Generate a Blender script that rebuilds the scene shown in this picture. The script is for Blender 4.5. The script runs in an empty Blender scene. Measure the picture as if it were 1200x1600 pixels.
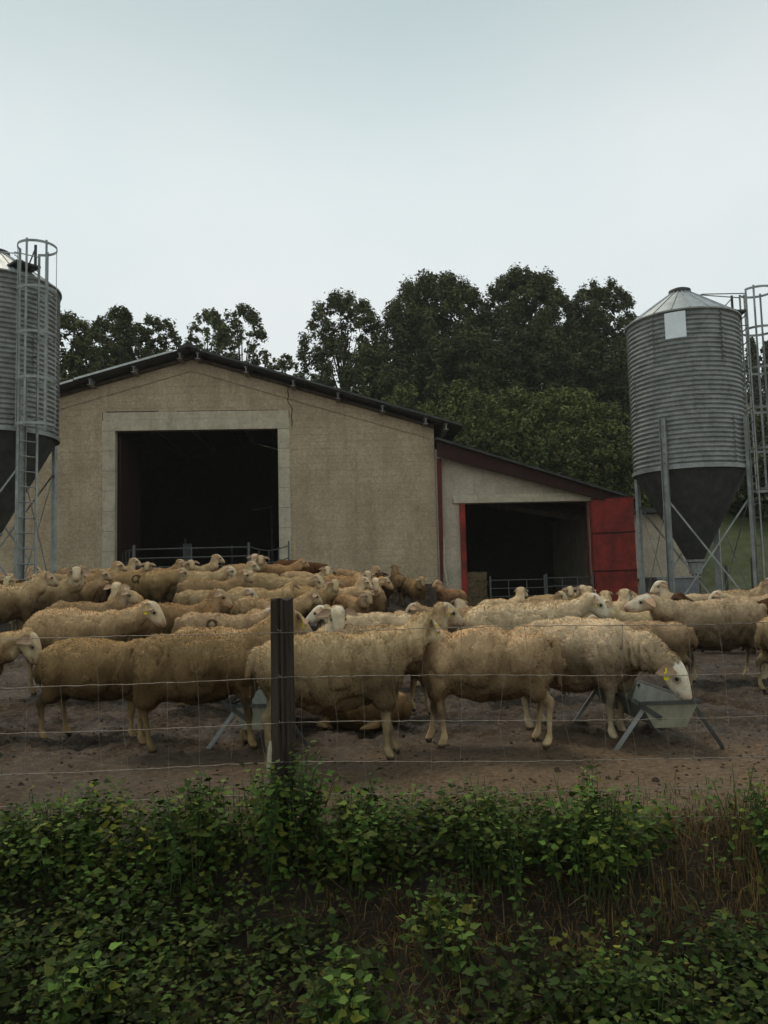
import bpy, math, random
import numpy as np
from mathutils import Vector, Matrix

R = math.radians
sc = bpy.context.scene
COL = sc.collection

# ------------------------------------------------------------------ camera
CZ = 1.12
FPX = 1250.0
PITCH, ROLL = R(4.9), -0.025
fwd = Vector((0, math.cos(PITCH), math.sin(PITCH)))
r0 = Vector((1, 0, 0)); u0 = r0.cross(fwd)
cr = r0 * math.cos(ROLL) + u0 * math.sin(ROLL)
cu = -r0 * math.sin(ROLL) + u0 * math.cos(ROLL)
cam = bpy.data.cameras.new('camera')
cam.sensor_fit = 'VERTICAL'; cam.sensor_height = 24; cam.sensor_width = 18
cam.lens = FPX / 1600 * 24
cam.clip_start = 0.05; cam.clip_end = 2000
camo = bpy.data.objects.new('camera', cam); COL.objects.link(camo)
camo.matrix_world = Matrix(((cr.x, cu.x, -fwd.x, 0), (cr.y, cu.y, -fwd.y, 0), (cr.z, cu.z, -fwd.z, CZ), (0, 0, 0, 1)))
sc.camera = camo

def at(px, py, Y):
    d = fwd * FPX + cr * (px - 600) - cu * (py - 800)
    return Vector((0, 0, CZ)) + d * (Y / d.y)

# ------------------------------------------------------------------ world, sun, exposure
SUN_EL, SUN_AZ = 58, -25
w = bpy.data.worlds.new('World'); sc.world = w; w.use_nodes = True
nt = w.node_tree; nt.nodes.clear()
N = nt.nodes.new; L = nt.links.new
out = N('ShaderNodeOutputWorld'); bg = N('ShaderNodeBackground'); bg.inputs[1].default_value = 0.094
sky = N('ShaderNodeTexSky'); sky.sky_type = 'NISHITA'; sky.sun_disc = False
sky.sun_elevation = R(SUN_EL); sky.sun_rotation = R(SUN_AZ); sky.air_density = 1.0; sky.dust_density = 2.0
tc = N('ShaderNodeTexCoord')
mp = N('ShaderNodeMapping'); mp.inputs['Scale'].default_value = (1, 1, 1.6); L(tc.outputs['Generated'], mp.inputs[0])
no = N('ShaderNodeTexNoise'); no.inputs['Scale'].default_value = 1.5; no.inputs['Detail'].default_value = 6; no.inputs['Roughness'].default_value = .5
L(mp.outputs[0], no.inputs['Vector'])
rp = N('ShaderNodeValToRGB'); L(no.outputs['Fac'], rp.inputs[0])
rp.color_ramp.elements[0].position = .30; rp.color_ramp.elements[0].color = (.80, .91, .93, 1)
rp.color_ramp.elements[1].position = .68; rp.color_ramp.elements[1].color = (1.0, 1.0, 1.0, 1)
sx = N('ShaderNodeSeparateXYZ'); L(tc.outputs['Generated'], sx.inputs[0])
gr = N('ShaderNodeValToRGB'); L(sx.outputs['Z'], gr.inputs[0])
gr.color_ramp.interpolation = 'EASE'
ge = gr.color_ramp.elements
ge[0].position = 0.0; ge[0].color = (.90, .96, .94, 1)
ge[1].position = 1.0; ge[1].color = (.52, .60, .63, 1)
e = ge.new(.42); e.color = (.95, 1.0, 1.0, 1)
e = ge.new(.68); e.color = (.60, .69, .70, 1)
ml = N('ShaderNodeMix'); ml.data_type = 'RGBA'; ml.blend_type = 'MULTIPLY'; ml.inputs[0].default_value = 1
L(rp.outputs[0], ml.inputs[6]); L(gr.outputs[0], ml.inputs[7])
vm = N('ShaderNodeVectorMath'); vm.operation = 'SCALE'; vm.inputs['Scale'].default_value = 9.1
L(ml.outputs[2], vm.inputs[0])
mx = N('ShaderNodeMix'); mx.data_type = 'RGBA'; mx.inputs[0].default_value = .93
L(sky.outputs[0], mx.inputs[6]); L(vm.outputs[0], mx.inputs[7])
L(mx.outputs[2], bg.inputs[0]); L(bg.outputs[0], out.inputs[0])
sl = bpy.data.lights.new('sun', 'SUN'); sl.energy = 1.5; sl.angle = R(18); sl.color = (1, .89, .72)
so = bpy.data.objects.new('sun', sl); COL.objects.link(so)
sd = Vector((math.sin(R(SUN_AZ)) * math.cos(R(SUN_EL)), math.cos(R(SUN_AZ)) * math.cos(R(SUN_EL)), math.sin(R(SUN_EL))))
so.rotation_euler = sd.to_track_quat('Z', 'Y').to_euler(); so.location = (0, 0, 30)
vs = sc.view_settings; vs.view_transform = 'Standard'; vs.look = 'None'; vs.exposure = 0.10; vs.gamma = 1; vs.use_curve_mapping = False

random.seed(7)
rng = np.random.default_rng(7)

# ------------------------------------------------------------------ noise
_H = rng.random((64, 64, 64)).astype(np.float32)
def vnoise(x, y, z=0.0):
    x = np.asarray(x, float); y = np.asarray(y, float); z = np.zeros_like(x) + z
    xi = np.floor(x).astype(int); yi = np.floor(y).astype(int); zi = np.floor(z).astype(int)
    fx = x - xi; fy = y - yi; fz = z - zi
    fx = fx * fx * (3 - 2 * fx); fy = fy * fy * (3 - 2 * fy); fz = fz * fz * (3 - 2 * fz)
    r = 0
    for a in (0, 1):
        for b in (0, 1):
            for c in (0, 1):
                r = r + _H[(xi + a) & 63, (yi + b) & 63, (zi + c) & 63] * (fx if a else 1 - fx) * (fy if b else 1 - fy) * (fz if c else 1 - fz)
    return r * 2 - 1
def fbm(x, y, z=0.0, o=4):
    r = 0; a = 1; f = 1
    for i in range(o):
        r = r + a * vnoise(np.asarray(x) * f + 17.3 * i, np.asarray(y) * f + 5.1 * i, np.asarray(z) * f); a *= .5; f *= 2.03
    return r
def sstep(a, b, x):
    t = np.clip((np.asarray(x, float) - a) / (b - a), 0, 1); return t * t * (3 - 2 * t)

# ------------------------------------------------------------------ terrain height
def ground_z(x, y):
    x = np.asarray(x, float); y = np.asarray(y, float)
    ramp = np.clip((y - 6.3) * .076, 0, .99) * (1 - sstep(-2.6, 2.6, x - (y - 17) * .25))
    ramp = np.where(y > 20.5, np.maximum(ramp, 1.0 * (1 - sstep(1.45, 1.5, x))), ramp)
    bank = np.interp(y, [-50, 0, 1.8, 2.9, 3.35, 3.7, 4.15, 4.5], [-.75, -.62, -.56, -.43, -.30, -.10, -.01, 0])
    ys = 37 - 12.5 * sstep(1, 9, x)
    hill = .34 * np.clip(y - ys, 0, None)
    hill = np.where(hill > 20, 20 + 6 * (1 - np.exp(-(hill - 20) / 12)), hill)
    hill = hill + np.clip(hill, 0, 1) * .5 * fbm(x * .12, y * .12, 3, 3)
    return ramp + bank + hill
def gz(x, y): return float(ground_z(np.array([x]), np.array([y]))[0])

# ------------------------------------------------------------------ helpers
def mat(name, col, rough=.8, metal=0, var=None, scale=8, detail=5, bump=0, bscale=None, attr=False, spec=.3, objcol=False, pos=False, grit=0, zs=1):
    m = bpy.data.materials.new(name); m.use_nodes = True
    nt = m.node_tree; b = nt.nodes['Principled BSDF']; N = nt.nodes.new; L = nt.links.new
    b.inputs['Roughness'].default_value = rough; b.inputs['Metallic'].default_value = metal
    b.inputs['Specular IOR Level'].default_value = spec
    tc = N('ShaderNodeTexCoord'); src = None
    ge_ = N('ShaderNodeNewGeometry'); mp_ = N('ShaderNodeMapping'); mp_.inputs['Scale'].default_value = (1, 1, zs)
    L(ge_.outputs['Position'] if pos else tc.outputs['Object'], mp_.inputs[0]); CO = mp_.outputs[0]
    rgb = N('ShaderNodeRGB'); rgb.outputs[0].default_value = (*col, 1); src = rgb.outputs[0]
    if var is not None:
        n = N('ShaderNodeTexNoise'); n.inputs['Scale'].default_value = scale; n.inputs['Detail'].default_value = detail
        n.inputs['Roughness'].default_value = .65
        L(CO, n.inputs['Vector'])
        r = N('ShaderNodeMapRange'); r.inputs['From Min'].default_value = .36; r.inputs['From Max'].default_value = .66
        L(n.outputs['Fac'], r.inputs['Value'])
        mxx = N('ShaderNodeMix'); mxx.data_type = 'RGBA'; L(r.outputs[0], mxx.inputs[0]); L(src, mxx.inputs[6]); mxx.inputs[7].default_value = (*var, 1)
        src = mxx.outputs[2]
    if grit:
        n = N('ShaderNodeTexNoise'); n.inputs['Scale'].default_value = 16; n.inputs['Detail'].default_value = 8; n.inputs['Roughness'].default_value = .8
        L(CO, n.inputs['Vector'])
        r = N('ShaderNodeMapRange'); r.inputs['From Min'].default_value = .35; r.inputs['From Max'].default_value = .65; r.inputs['To Min'].default_value = 1 - grit; r.inputs['To Max'].default_value = 1 + grit
        L(n.outputs['Fac'], r.inputs['Value']); vv = N('ShaderNodeVectorMath'); vv.operation = 'SCALE'; L(src, vv.inputs[0]); L(r.outputs[0], vv.inputs['Scale']); src = vv.outputs[0]
        mp2 = N('ShaderNodeMapping'); mp2.inputs['Scale'].default_value = (2.2, 2.2, .22); L(ge_.outputs['Position'], mp2.inputs[0])
        n = N('ShaderNodeTexNoise'); n.inputs['Scale'].default_value = 1.6; n.inputs['Detail'].default_value = 7; n.inputs['Roughness'].default_value = .7; L(mp2.outputs[0], n.inputs['Vector'])
        r = N('ShaderNodeMapRange'); r.inputs['From Min'].default_value = .50; r.inputs['From Max'].default_value = .68; r.inputs['To Min'].default_value = 1.03; r.inputs['To Max'].default_value = .87
        L(n.outputs['Fac'], r.inputs['Value']); vv = N('ShaderNodeVectorMath'); vv.operation = 'SCALE'; L(src, vv.inputs[0]); L(r.outputs[0], vv.inputs['Scale']); src = vv.outputs[0]
    if attr:
        a = N('ShaderNodeAttribute'); a.attribute_name = 'col'
        mm = N('ShaderNodeMix'); mm.data_type = 'RGBA'; mm.blend_type = 'MULTIPLY'; mm.inputs[0].default_value = 1
        L(src, mm.inputs[6]); L(a.outputs['Color'], mm.inputs[7]); src = mm.outputs[2]
    if objcol:
        a = N('ShaderNodeObjectInfo')
        mm = N('ShaderNodeMix'); mm.data_type = 'RGBA'; mm.blend_type = 'MULTIPLY'; mm.inputs[0].default_value = 1
        L(src, mm.inputs[6]); L(a.outputs['Color'], mm.inputs[7]); src = mm.outputs[2]
    L(src, b.inputs['Base Color'])
    if bump:
        n2 = N('ShaderNodeTexNoise'); n2.inputs['Scale'].default_value = bscale or scale * 4; n2.inputs['Detail'].default_value = 4
        L(CO, n2.inputs['Vector'])
        bp = N('ShaderNodeBump'); bp.inputs['Strength'].default_value = bump; bp.inputs['Distance'].default_value = .02
        L(n2.outputs['Fac'], bp.inputs['Height']); L(bp.outputs[0], b.inputs['Normal'])
    return m

def mesh_np(name, V, F, mats=(), mi=None, smooth=False, col=None, normals=None):
    V = np.asarray(V, np.float32); F = np.asarray(F, np.int32)
    me = bpy.data.meshes.new(name)
    me.vertices.add(len(V)); me.vertices.foreach_set('co', V.ravel())
    k = F.shape[1]
    me.loops.add(F.size); me.loops.foreach_set('vertex_index', F.ravel())
    me.polygons.add(len(F))
    me.polygons.foreach_set('loop_start', np.arange(0, F.size, k, dtype=np.int32))
    me.polygons.foreach_set('loop_total', np.full(len(F), k, np.int32))
    if mi is not None: me.polygons.foreach_set('material_index', np.asarray(mi, np.int32))
    me.polygons.foreach_set('use_smooth', np.full(len(F), bool(smooth)))
    for m in mats: me.materials.append(m)
    if col is not None:
        a = me.color_attributes.new('col', 'FLOAT_COLOR', 'POINT')
        c = np.ones((len(V), 4), np.float32); c[:, :3] = col; a.data.foreach_set('color', c.ravel())
    me.update()
    if normals is not None: me.normals_split_custom_set_from_vertices(np.asarray(normals, np.float32).tolist())
    return me

class MB:
    def __init__(s): s.v = []; s.f = []; s.m = []
    def add(s, vs, fs, m=0):
        o = len(s.v); s.v += [tuple(v) for v in vs]; s.f += [tuple(i + o for i in f) for f in fs]; s.m += [m] * len(fs); return s
    def box(s, a, b, m=0, rot=None, org=None):
        x0, y0, z0 = a; x1, y1, z1 = b
        vs = [Vector(p) for p in ((x0,y0,z0),(x1,y0,z0),(x1,y1,z0),(x0,y1,z0),(x0,y0,z1),(x1,y0,z1),(x1,y1,z1),(x0,y1,z1))]
        if rot: vs = [rot @ v for v in vs]
        if org: vs = [v + Vector(org) for v in vs]
        return s.add(vs, [(0,3,2,1),(4,5,6,7),(0,1,5,4),(1,2,6,5),(2,3,7,6),(3,0,4,7)], m)
    def tube(s, pts, r, n=6, m=0, cap=True):
        pts = [Vector(p) for p in pts]; rs = r if hasattr(r, '__len__') else [r] * len(pts)
        rings = []; up = Vector((.13, .21, 1)).normalized()
        for i, p in enumerate(pts):
            d = (pts[min(i + 1, len(pts) - 1)] - pts[max(i - 1, 0)]).normalized()
            a = d.cross(up)
            if a.length < .1: a = d.cross(Vector((1, 0, 0)))
            a.normalize(); b = d.cross(a).normalized()
            rings.append([p + (a * math.cos(2 * math.pi * k / n) + b * math.sin(2 * math.pi * k / n)) * rs[i] for k in range(n)])
        vs = [v for rg in rings for v in rg]; fs = []
        for i in range(len(pts) - 1):
            for k in range(n):
                k2 = (k + 1) % n; fs.append((i * n + k, i * n + k2, (i + 1) * n + k2, (i + 1) * n + k))
        if cap: fs += [tuple(range(n))[::-1], tuple((len(pts) - 1) * n + k for k in range(n))]
        return s.add(vs, fs, m)
    def bar(s, a, b, wid, th, up=(0, 0, 1), m=0):
        a = Vector(a); b = Vector(b); d = (b - a); Ln = d.length; d.normalize()
        u = Vector(up); sd_ = d.cross(u)
        if sd_.length < .01: sd_ = d.cross(Vector((0, 1, 0)))
        sd_.normalize(); uu = sd_.cross(d)
        M = Matrix((sd_, uu, d)).transposed()
        return s.box((-wid / 2, -th / 2, 0), (wid / 2, th / 2, Ln), m, M, a)
    def lathe(s, prof, n=48, c=(0, 0), m=0, a0=0, a1=2 * math.pi):
        full = abs(a1 - a0 - 2 * math.pi) < 1e-6; cols = n if full else n + 1
        vs = [(c[0] + r_ * math.cos(a0 + (a1 - a0) * k / n), c[1] + r_ * math.sin(a0 + (a1 - a0) * k / n), z) for r_, z in prof for k in range(cols)]
        fs = []
        for i in range(len(prof) - 1):
            for k in range(n):
                k2 = (k + 1) % cols; fs.append((i * cols + k, i * cols + k2, (i + 1) * cols + k2, (i + 1) * cols + k))
        return s.add(vs, fs, m)
    def prism(s, poly, y0, y1, m=0):          # poly in x,z extruded along y
        n = len(poly)
        vs = [(x, y0, z) for x, z in poly] + [(x, y1, z) for x, z in poly]
        fs = [tuple(range(n)), tuple(range(2 * n - 1, n - 1, -1))] + [(i, i + n, (i + 1) % n + n, (i + 1) % n) for i in range(n)]
        return s.add(vs, fs, m)
    def mesh(s, name, mats, smooth=False):
        me = bpy.data.meshes.new(name); me.from_pydata(s.v, [], s.f)
        for m in (mats if isinstance(mats, (list, tuple)) else [mats]): me.materials.append(m)
        if any(s.m): me.polygons.foreach_set('material_index', s.m)
        if smooth: me.polygons.foreach_set('use_smooth', [True] * len(s.f))
        me.update(); return me
    def obj(s, name, mats, parent=None, smooth=False): return link(name, s.mesh(name, mats, smooth), parent)

def link(name, me, parent=None, loc=None, rz=0):
    o = bpy.data.objects.new(name, me); COL.objects.link(o)
    if parent is not None: o.parent = parent
    if loc is not None: o.location = loc
    if rz: o.rotation_euler.z = rz
    return o
def tag(o, label=None, cat=None, group=None, kind=None):
    if label: o['label'] = label
    if cat: o['category'] = cat
    if group: o['group'] = group
    if kind: o['kind'] = kind
    return o
def thing(name, loc, label, cat, rz=0, group=None):
    return tag(link(name, None, None, loc, rz), label, cat, group)

# ------------------------------------------------------------------ materials
M = {}
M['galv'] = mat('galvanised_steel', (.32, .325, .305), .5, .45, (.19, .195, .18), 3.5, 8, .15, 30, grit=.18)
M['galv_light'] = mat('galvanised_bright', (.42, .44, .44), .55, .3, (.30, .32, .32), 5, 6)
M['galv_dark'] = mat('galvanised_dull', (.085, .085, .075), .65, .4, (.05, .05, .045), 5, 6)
M['rail'] = mat('galvanised_tube', (.13, .13, .12), .6, .4, (.08, .08, .07), 9)
M['block'] = mat('rendered_block', (.49, .375, .245), .95, 0, (.36, .272, .175), 1.1, 14, .5, 60, pos=True, grit=.28)
M['block2'] = mat('rendered_block_pale', (.50, .415, .31), .95, 0, (.38, .315, .235), 2.0, 9, .5, 60, pos=True, grit=.28)
M['mortar'] = mat('mortar', (.40, .31, .20), .95, 0, (.22, .17, .11), 6)
M['conc'] = mat('concrete_surround', (.54, .46, .335), .9, 0, (.41, .345, .245), 4, 8, .4, 50, pos=True, grit=.28)
M['roof'] = mat('fibre_cement', (.07, .066, .058), .9, 0, (.04, .038, .033), 3)
M['verge'] = mat('verge_metal', (.62, .62, .58), .5, .0, (.42, .42, .40), 6)
M['purlin'] = mat('primed_steel', (.30, .29, .26), .7, .1, (.16, .15, .13), 6)
M['red'] = mat('red_oxide_paint', (.31, .028, .018), .65, 0, (.12, .017, .010), 2.5, 9, .1, 20, grit=.15)
M['postred'] = mat('worn_red_paint', (.13, .018, .013), .7, 0, (.07, .013, .010), 4, 8, grit=.2)
M['darkred'] = mat('dark_red_paint', (.042, .011, .007), .8, 0, (.026, .010, .007), 3)
M['wood'] = mat('old_timber', (.10, .07, .045), .9, 0, (.05, .036, .025), 6, 8, .5, 30)
M['post'] = mat('weathered_post', (.062, .043, .029), .95, 0, (.020, .014, .011), 14, 9, .9, 40, zs=.12)
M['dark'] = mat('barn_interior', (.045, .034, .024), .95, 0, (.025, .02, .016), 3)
M['white'] = mat('white_label', (.85, .87, .87), .35, 0, (.75, .77, .76), 5, spec=.5)
M['hay'] = mat('hay', (.20, .14, .07), 1, 0, (.10, .07, .035), 25, 6, 1, 60)
M['wire'] = mat('wire_steel', (.30, .26, .21), .6, .3, (.15, .11, .08), 30)
M['leaf'] = mat('nettle_leaf', (.066, .098, .019), .7, 0, None, attr=True, spec=.12)
M['treeleaf'] = mat('tree_leaf', (.066, .082, .034), .8, attr=True, spec=.1)
M['bark'] = mat('bark', (.06, .05, .04), .95, 0, (.03, .025, .02), 8)
M['stem'] = mat('green_stem', (.05, .075, .022), .7)
M['dry'] = mat('dry_grass', (.22, .165, .085), .9, attr=True, spec=.1)
M['grass'] = mat('green_grass', (.06, .10, .025), .9, attr=True, spec=.1)
M['tag'] = mat('yellow_tag', (.75, .62, .03), .5)
M['eye'] = mat('dark_eye', (.012, .009, .006), .2)
M['wool'] = mat('wool', (.74, .60, .39), 1.0, 0, (.50, .385, .235), 6, 6, .3, 60, attr=True, objcol=True, spec=.05)
M['skin'] = mat('sheep_skin', (.72, .64, .52), .9, 0, (.52, .44, .33), 14, 4, .15, 120, attr=True, objcol=True, spec=.1)
M['mudlump'] = mat('mud_lump', (.075, .048, .028), .9, 0, (.04, .026, .016), 6)
M['bin'] = mat('plastic_bin', (.20, .21, .21), .6, 0, (.14, .145, .145), 4)
M['troughend'] = mat('trough_galvanised', (.27, .25, .17), .7, .1, (.17, .16, .11), 8)
M['troughtop'] = mat('trough_grey', (.17, .19, .17), .6, .2, (.11, .12, .11), 8)

# ground: churned mud in the yard, leaf litter on the bank, meadow on the hill
def ground_mat():
    m = bpy.data.materials.new('yard_ground'); m.use_nodes = True
    nt = m.node_tree; b = nt.nodes['Principled BSDF']; N = nt.nodes.new; L = nt.links.new
    g = N('ShaderNodeNewGeometry'); sp = N('ShaderNodeSeparateXYZ'); L(g.outputs['Position'], sp.inputs[0])
    def noise(s, d=6, r=.6):
        n = N('ShaderNodeTexNoise'); n.inputs['Scale'].default_value = s; n.inputs['Detail'].default_value = d; n.inputs['Roughness'].default_value = r
        L(g.outputs['Position'], n.inputs['Vector']); return n.outputs['Fac']
    def rng_(v, a, b_, c=0, d=1):
        r = N('ShaderNodeMapRange'); r.inputs[1].default_value = a; r.inputs[2].default_value = b_; r.inputs[3].default_value = c; r.inputs[4].default_value = d
        L(v, r.inputs[0]); return r.outputs[0]
    def mixc(f, a, b_):
        x = N('ShaderNodeMix'); x.data_type = 'RGBA'; L(f, x.inputs[0])
        for i, c in ((6, a), (7, b_)):
            if isinstance(c, tuple): x.inputs[i].default_value = (*c, 1)
            else: L(c, x.inputs[i])
        return x.outputs[2]
    def math_(op, a, b_):
        x = N('ShaderNodeMath'); x.operation = op; x.use_clamp = False
        for i, c in ((0, a), (1, b_)):
            if isinstance(c, (int, float)): x.inputs[i].default_value = c
            else: L(c, x.inputs[i])
        return x.outputs[0]
    mud = mixc(rng_(noise(1.3), .35, .65), (.062, .037, .019), (.030, .019, .010))
    mud = mixc(rng_(noise(9, 8, .75), .46, .60), mud, (.018, .012, .008))
    mud = mixc(rng_(noise(20, 8, .8), .50, .62), mud, (.125, .080, .044))
    # dry trodden dirt strip along the fence
    dry = math_('MULTIPLY', rng_(math_('ADD', sp.outputs['Y'], math_('MULTIPLY', noise(1.1), 1.6)), 6.75, 5.85), rng_(sp.outputs['X'], -1.8, .8, .25, 1))
    dirt = mixc(rng_(noise(30, 8, .75), .38, .64), (.075, .043, .022), (.21, .135, .072))
    c = mixc(dry, mud, dirt)
    bankm = rng_(sp.outputs['Y'], 4.1, 3.7)
    c = mixc(bankm, c, mixc(noise(14), (.020, .014, .009), (.055, .036, .02)))
    hill = rng_(math_('ADD', sp.outputs['Z'], math_('MULTIPLY', sp.outputs['X'], .02)), .35, .9)
    hill = math_('MULTIPLY', hill, rng_(sp.outputs['Y'], 22.6, 23.2))
    mead = mixc(rng_(noise(.16, 5), .42, .58), (.052, .070, .022), mixc(noise(3), (.12, .075, .035), (.085, .065, .03)))
    low = mixc(noise(2.5, 6), (.030, .042, .010), (.055, .066, .018))
    mead = mixc(rng_(sp.outputs['Z'], 3, 6), low, mead)
    c = mixc(hill, c, mead)
    L(c, b.inputs['Base Color'])
    L(rng_(noise(2), .4, .6, .6, .95), b.inputs['Roughness'])
    b.inputs['Specular IOR Level'].default_value = .3
    bp = N('ShaderNodeBump'); bp.inputs['Strength'].default_value = .8; bp.inputs['Distance'].default_value = .03
    L(noise(45, 6, .7), bp.inputs['Height']); L(bp.outputs[0], b.inputs['Normal'])
    return m
M['ground'] = ground_mat()

# ------------------------------------------------------------------ ground sheet
def axis(segs):
    a = [segs[0][0]]
    for s0, s1, st in segs:
        n = max(1, int(round((s1 - s0) / st))); a += list(np.linspace(s0, s1, n + 1)[1:])
    return np.array(a)
ax = axis([(-220, -40, 12), (-40, -8, 1.2), (-8, -3.2, .12), (-3.2, 3.6, .032), (3.6, 9, .12), (9, 40, 1.2), (40, 220, 12)])
ay = axis([(-60, 0, 10), (0, 1.8, .2), (1.8, 7.6, .032), (7.6, 11, .08), (11, 21, .3), (21, 24, .2), (24, 60, 1.0), (60, 130, 5), (130, 500, 30)])
X, Y = np.meshgrid(ax, ay)
Z = ground_z(X, Y)
yard = sstep(3.9, 4.6, Y) * (1 - sstep(20, 22, Y)) * (1 - sstep(9, 12, np.abs(X)))
near = sstep(3.9, 4.6, Y) * (1 - sstep(10.5, 11.5, Y)) * (1 - sstep(5, 8, np.abs(X)))
churn = sstep(4.7, 5.6, Y + .4 * fbm(X * .8, Y * .8, 9, 2))
clod = fbm(X * 5.5, Y * 5.5, 0, 4)
Z = Z + yard * .03 * fbm(X * .7, Y * .7, 1, 2) + near * churn * (.034 * np.abs(clod) - .04 * sstep(.35, .75, vnoise(X * 6.1 + 31, Y * 6.1, 7)) + .018 * fbm(X * 14, Y * 14, 4, 2))
Z = Z + near * (1 - churn) * .007 * fbm(X * 14, Y * 14, 4, 3)
def surf_z(x, y):
    i = np.clip(np.searchsorted(ax, x) - 1, 0, len(ax) - 2); j = np.clip(np.searchsorted(ay, y) - 1, 0, len(ay) - 2)
    return float(Z[j:j + 2, i:i + 2].mean())
V = np.stack([X.ravel(), Y.ravel(), Z.ravel()], 1)
nx, ny = len(ax), len(ay)
ii, jj = np.meshgrid(np.arange(nx - 1), np.arange(ny - 1)); b0 = (jj * nx + ii).ravel()
Fq = np.stack([b0, b0 + 1, b0 + nx + 1, b0 + nx], 1)
tag(link('ground', mesh_np('ground', V, Fq, [M['ground']], smooth=True)), kind='structure')

# ================================================================== BARN (local x along the front, y into the building)
FY = 22.0; FA = R(3)
def fw(u, v, z): return (u * math.cos(FA) - v * math.sin(FA), FY + u * math.sin(FA) + v * math.cos(FA), z)
barn = thing('barn', (0, FY, 0), 'beige block-built sheep barn with a wide dark doorway and a low pitched roof', 'barn', FA)
APU, APZ = -5.22, 7.45
SLR, SLL = .305, .285
UL, UR = -11.9, 1.45
BD = 13.5; BF = .98
def roofz(u): return APZ - (SLR * (u - APU) if u > APU else SLL * (APU - u))
OP0, OP1, OPT = -7.31, -2.89, 5.38
SU0, SU1, SUT = -7.66, -2.56, 5.90
def clip_half(poly, a, b, c):   # keep a*x+b*z<=c
    o = []
    for i in range(len(poly)):
        p, q = poly[i], poly[(i + 1) % len(poly)]
        dp = a * p[0] + b * p[1] - c; dq = a * q[0] + b * q[1] - c
        if dp <= 0: o.append(p)
        if dp * dq < 0:
            t = dp / (dp - dq); o.append((p[0] + (q[0] - p[0]) * t, p[1] + (q[1] - p[1]) * t))
    return o
def parea(p): return abs(sum(p[i][0] * p[(i + 1) % len(p)][1] - p[(i + 1) % len(p)][0] * p[i][1] for i in range(len(p)))) / 2

def block_wall(parent, material, regions, halves, bl, bh, z0, prefer, name='concrete_block', limit=300):
    full_me = MB().box((-bl / 2 + .003, -.005, -bh / 2 + .003), (bl / 2 - .003, .02, bh / 2 - .003)).mesh(name, material)
    cells = []
    for (a, b, c, d) in regions:
        j = int(math.floor((c - z0) / bh)); z = z0 + j * bh
        while z < d:
            off = (j % 2) * bl / 2; i = math.floor((a - off) / bl); u = i * bl + off
            while u < b:
                g = .003
                poly = [(max(u, a) + g, max(z, c) + g), (min(u + bl, b) - g, max(z, c) + g), (min(u + bl, b) - g, min(z + bh, d) - g), (max(u, a) + g, min(z + bh, d) - g)]
                if poly[1][0] - poly[0][0] > .02 and poly[2][1] - poly[1][1] > .02:
                    is_full = u >= a - 1e-4 and u + bl <= b + 1e-4 and z >= c - 1e-4 and z + bh <= d + 1e-4
                    p2 = poly
                    for h in halves: p2 = clip_half(p2, *h) if len(p2) > 2 else p2
                    if len(p2) > 2 and parea(p2) > .002:
                        is_full = is_full and len(p2) == 4 and abs(parea(p2) - parea(poly)) < 1e-6
                        cells.append((u + bl / 2, z + bh / 2, p2, is_full))
                u += bl
            z += bh; j += 1
    cells.sort(key=lambda c: prefer(c))
    rest = MB()
    for k, (cx, cz, poly, full) in enumerate(cells):
        pr = random.uniform(-.0018, .0018)
        if k >= limit: rest.prism(poly, -.005 + pr, .02); continue
        if full: link(name, full_me, parent, (cx, pr, cz))
        else:
            o = MB().prism([(x - cx, z - cz) for x, z in poly], -.005, .02).obj(name, material, parent); o.location = (cx, pr, cz)
    if rest.v: tag(rest.obj('block_courses', material, parent), kind='stuff')

# front wall: backing slab of mortar with the blocks standing proud of it
wall = MB()
wall.prism([(UL, -.2), (SU0, -.2), (SU0, roofz(SU0) - .02), (UL, roofz(UL) - .02)], .0, .22)
wall.prism([(SU1, -.2), (UR, -.2), (UR, roofz(UR) - .02), (SU1, roofz(SU1) - .02)], .0, .22)
wall.prism([(SU0, SUT), (SU1, SUT), (SU1, roofz(SU1) - .02), (APU, APZ - .02), (SU0, roofz(SU0) - .02)], .0, .22)
fwall = wall.obj('front_wall', M['mortar'], barn)
halves = [(SLR, 1, APZ + SLR * APU - .04), (-SLL, 1, APZ - SLL * APU - .04)]
block_wall(fwall, M['block'], [(UL, SU0, 0, 9), (SU1, UR, 0, 9), (SU0, SU1, SUT, 9)], halves, .5, .2, .0,
           lambda c: (0 if c[0] > SU1 else 1, 0 if c[1] > 1.2 else 1, -c[0]))
# other walls
sw = MB(); sw.box((UR - .2, .23, -.2), (UR, BD, roofz(UR) - .05)); sw.obj('side_wall', M['block'], barn)
sw = MB(); sw.box((UL, .23, -.2), (UL + .2, BD, roofz(UL) - .05)); sw.obj('side_wall', M['block'], barn)
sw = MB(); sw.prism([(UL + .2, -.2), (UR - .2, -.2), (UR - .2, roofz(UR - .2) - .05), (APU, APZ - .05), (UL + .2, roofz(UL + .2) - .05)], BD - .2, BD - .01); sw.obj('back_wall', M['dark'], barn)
MB().box((UL + .2, .0, -.2), (UR - .2, BD - .2, BF)).obj('barn_floor', M['dark'], barn)
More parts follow.
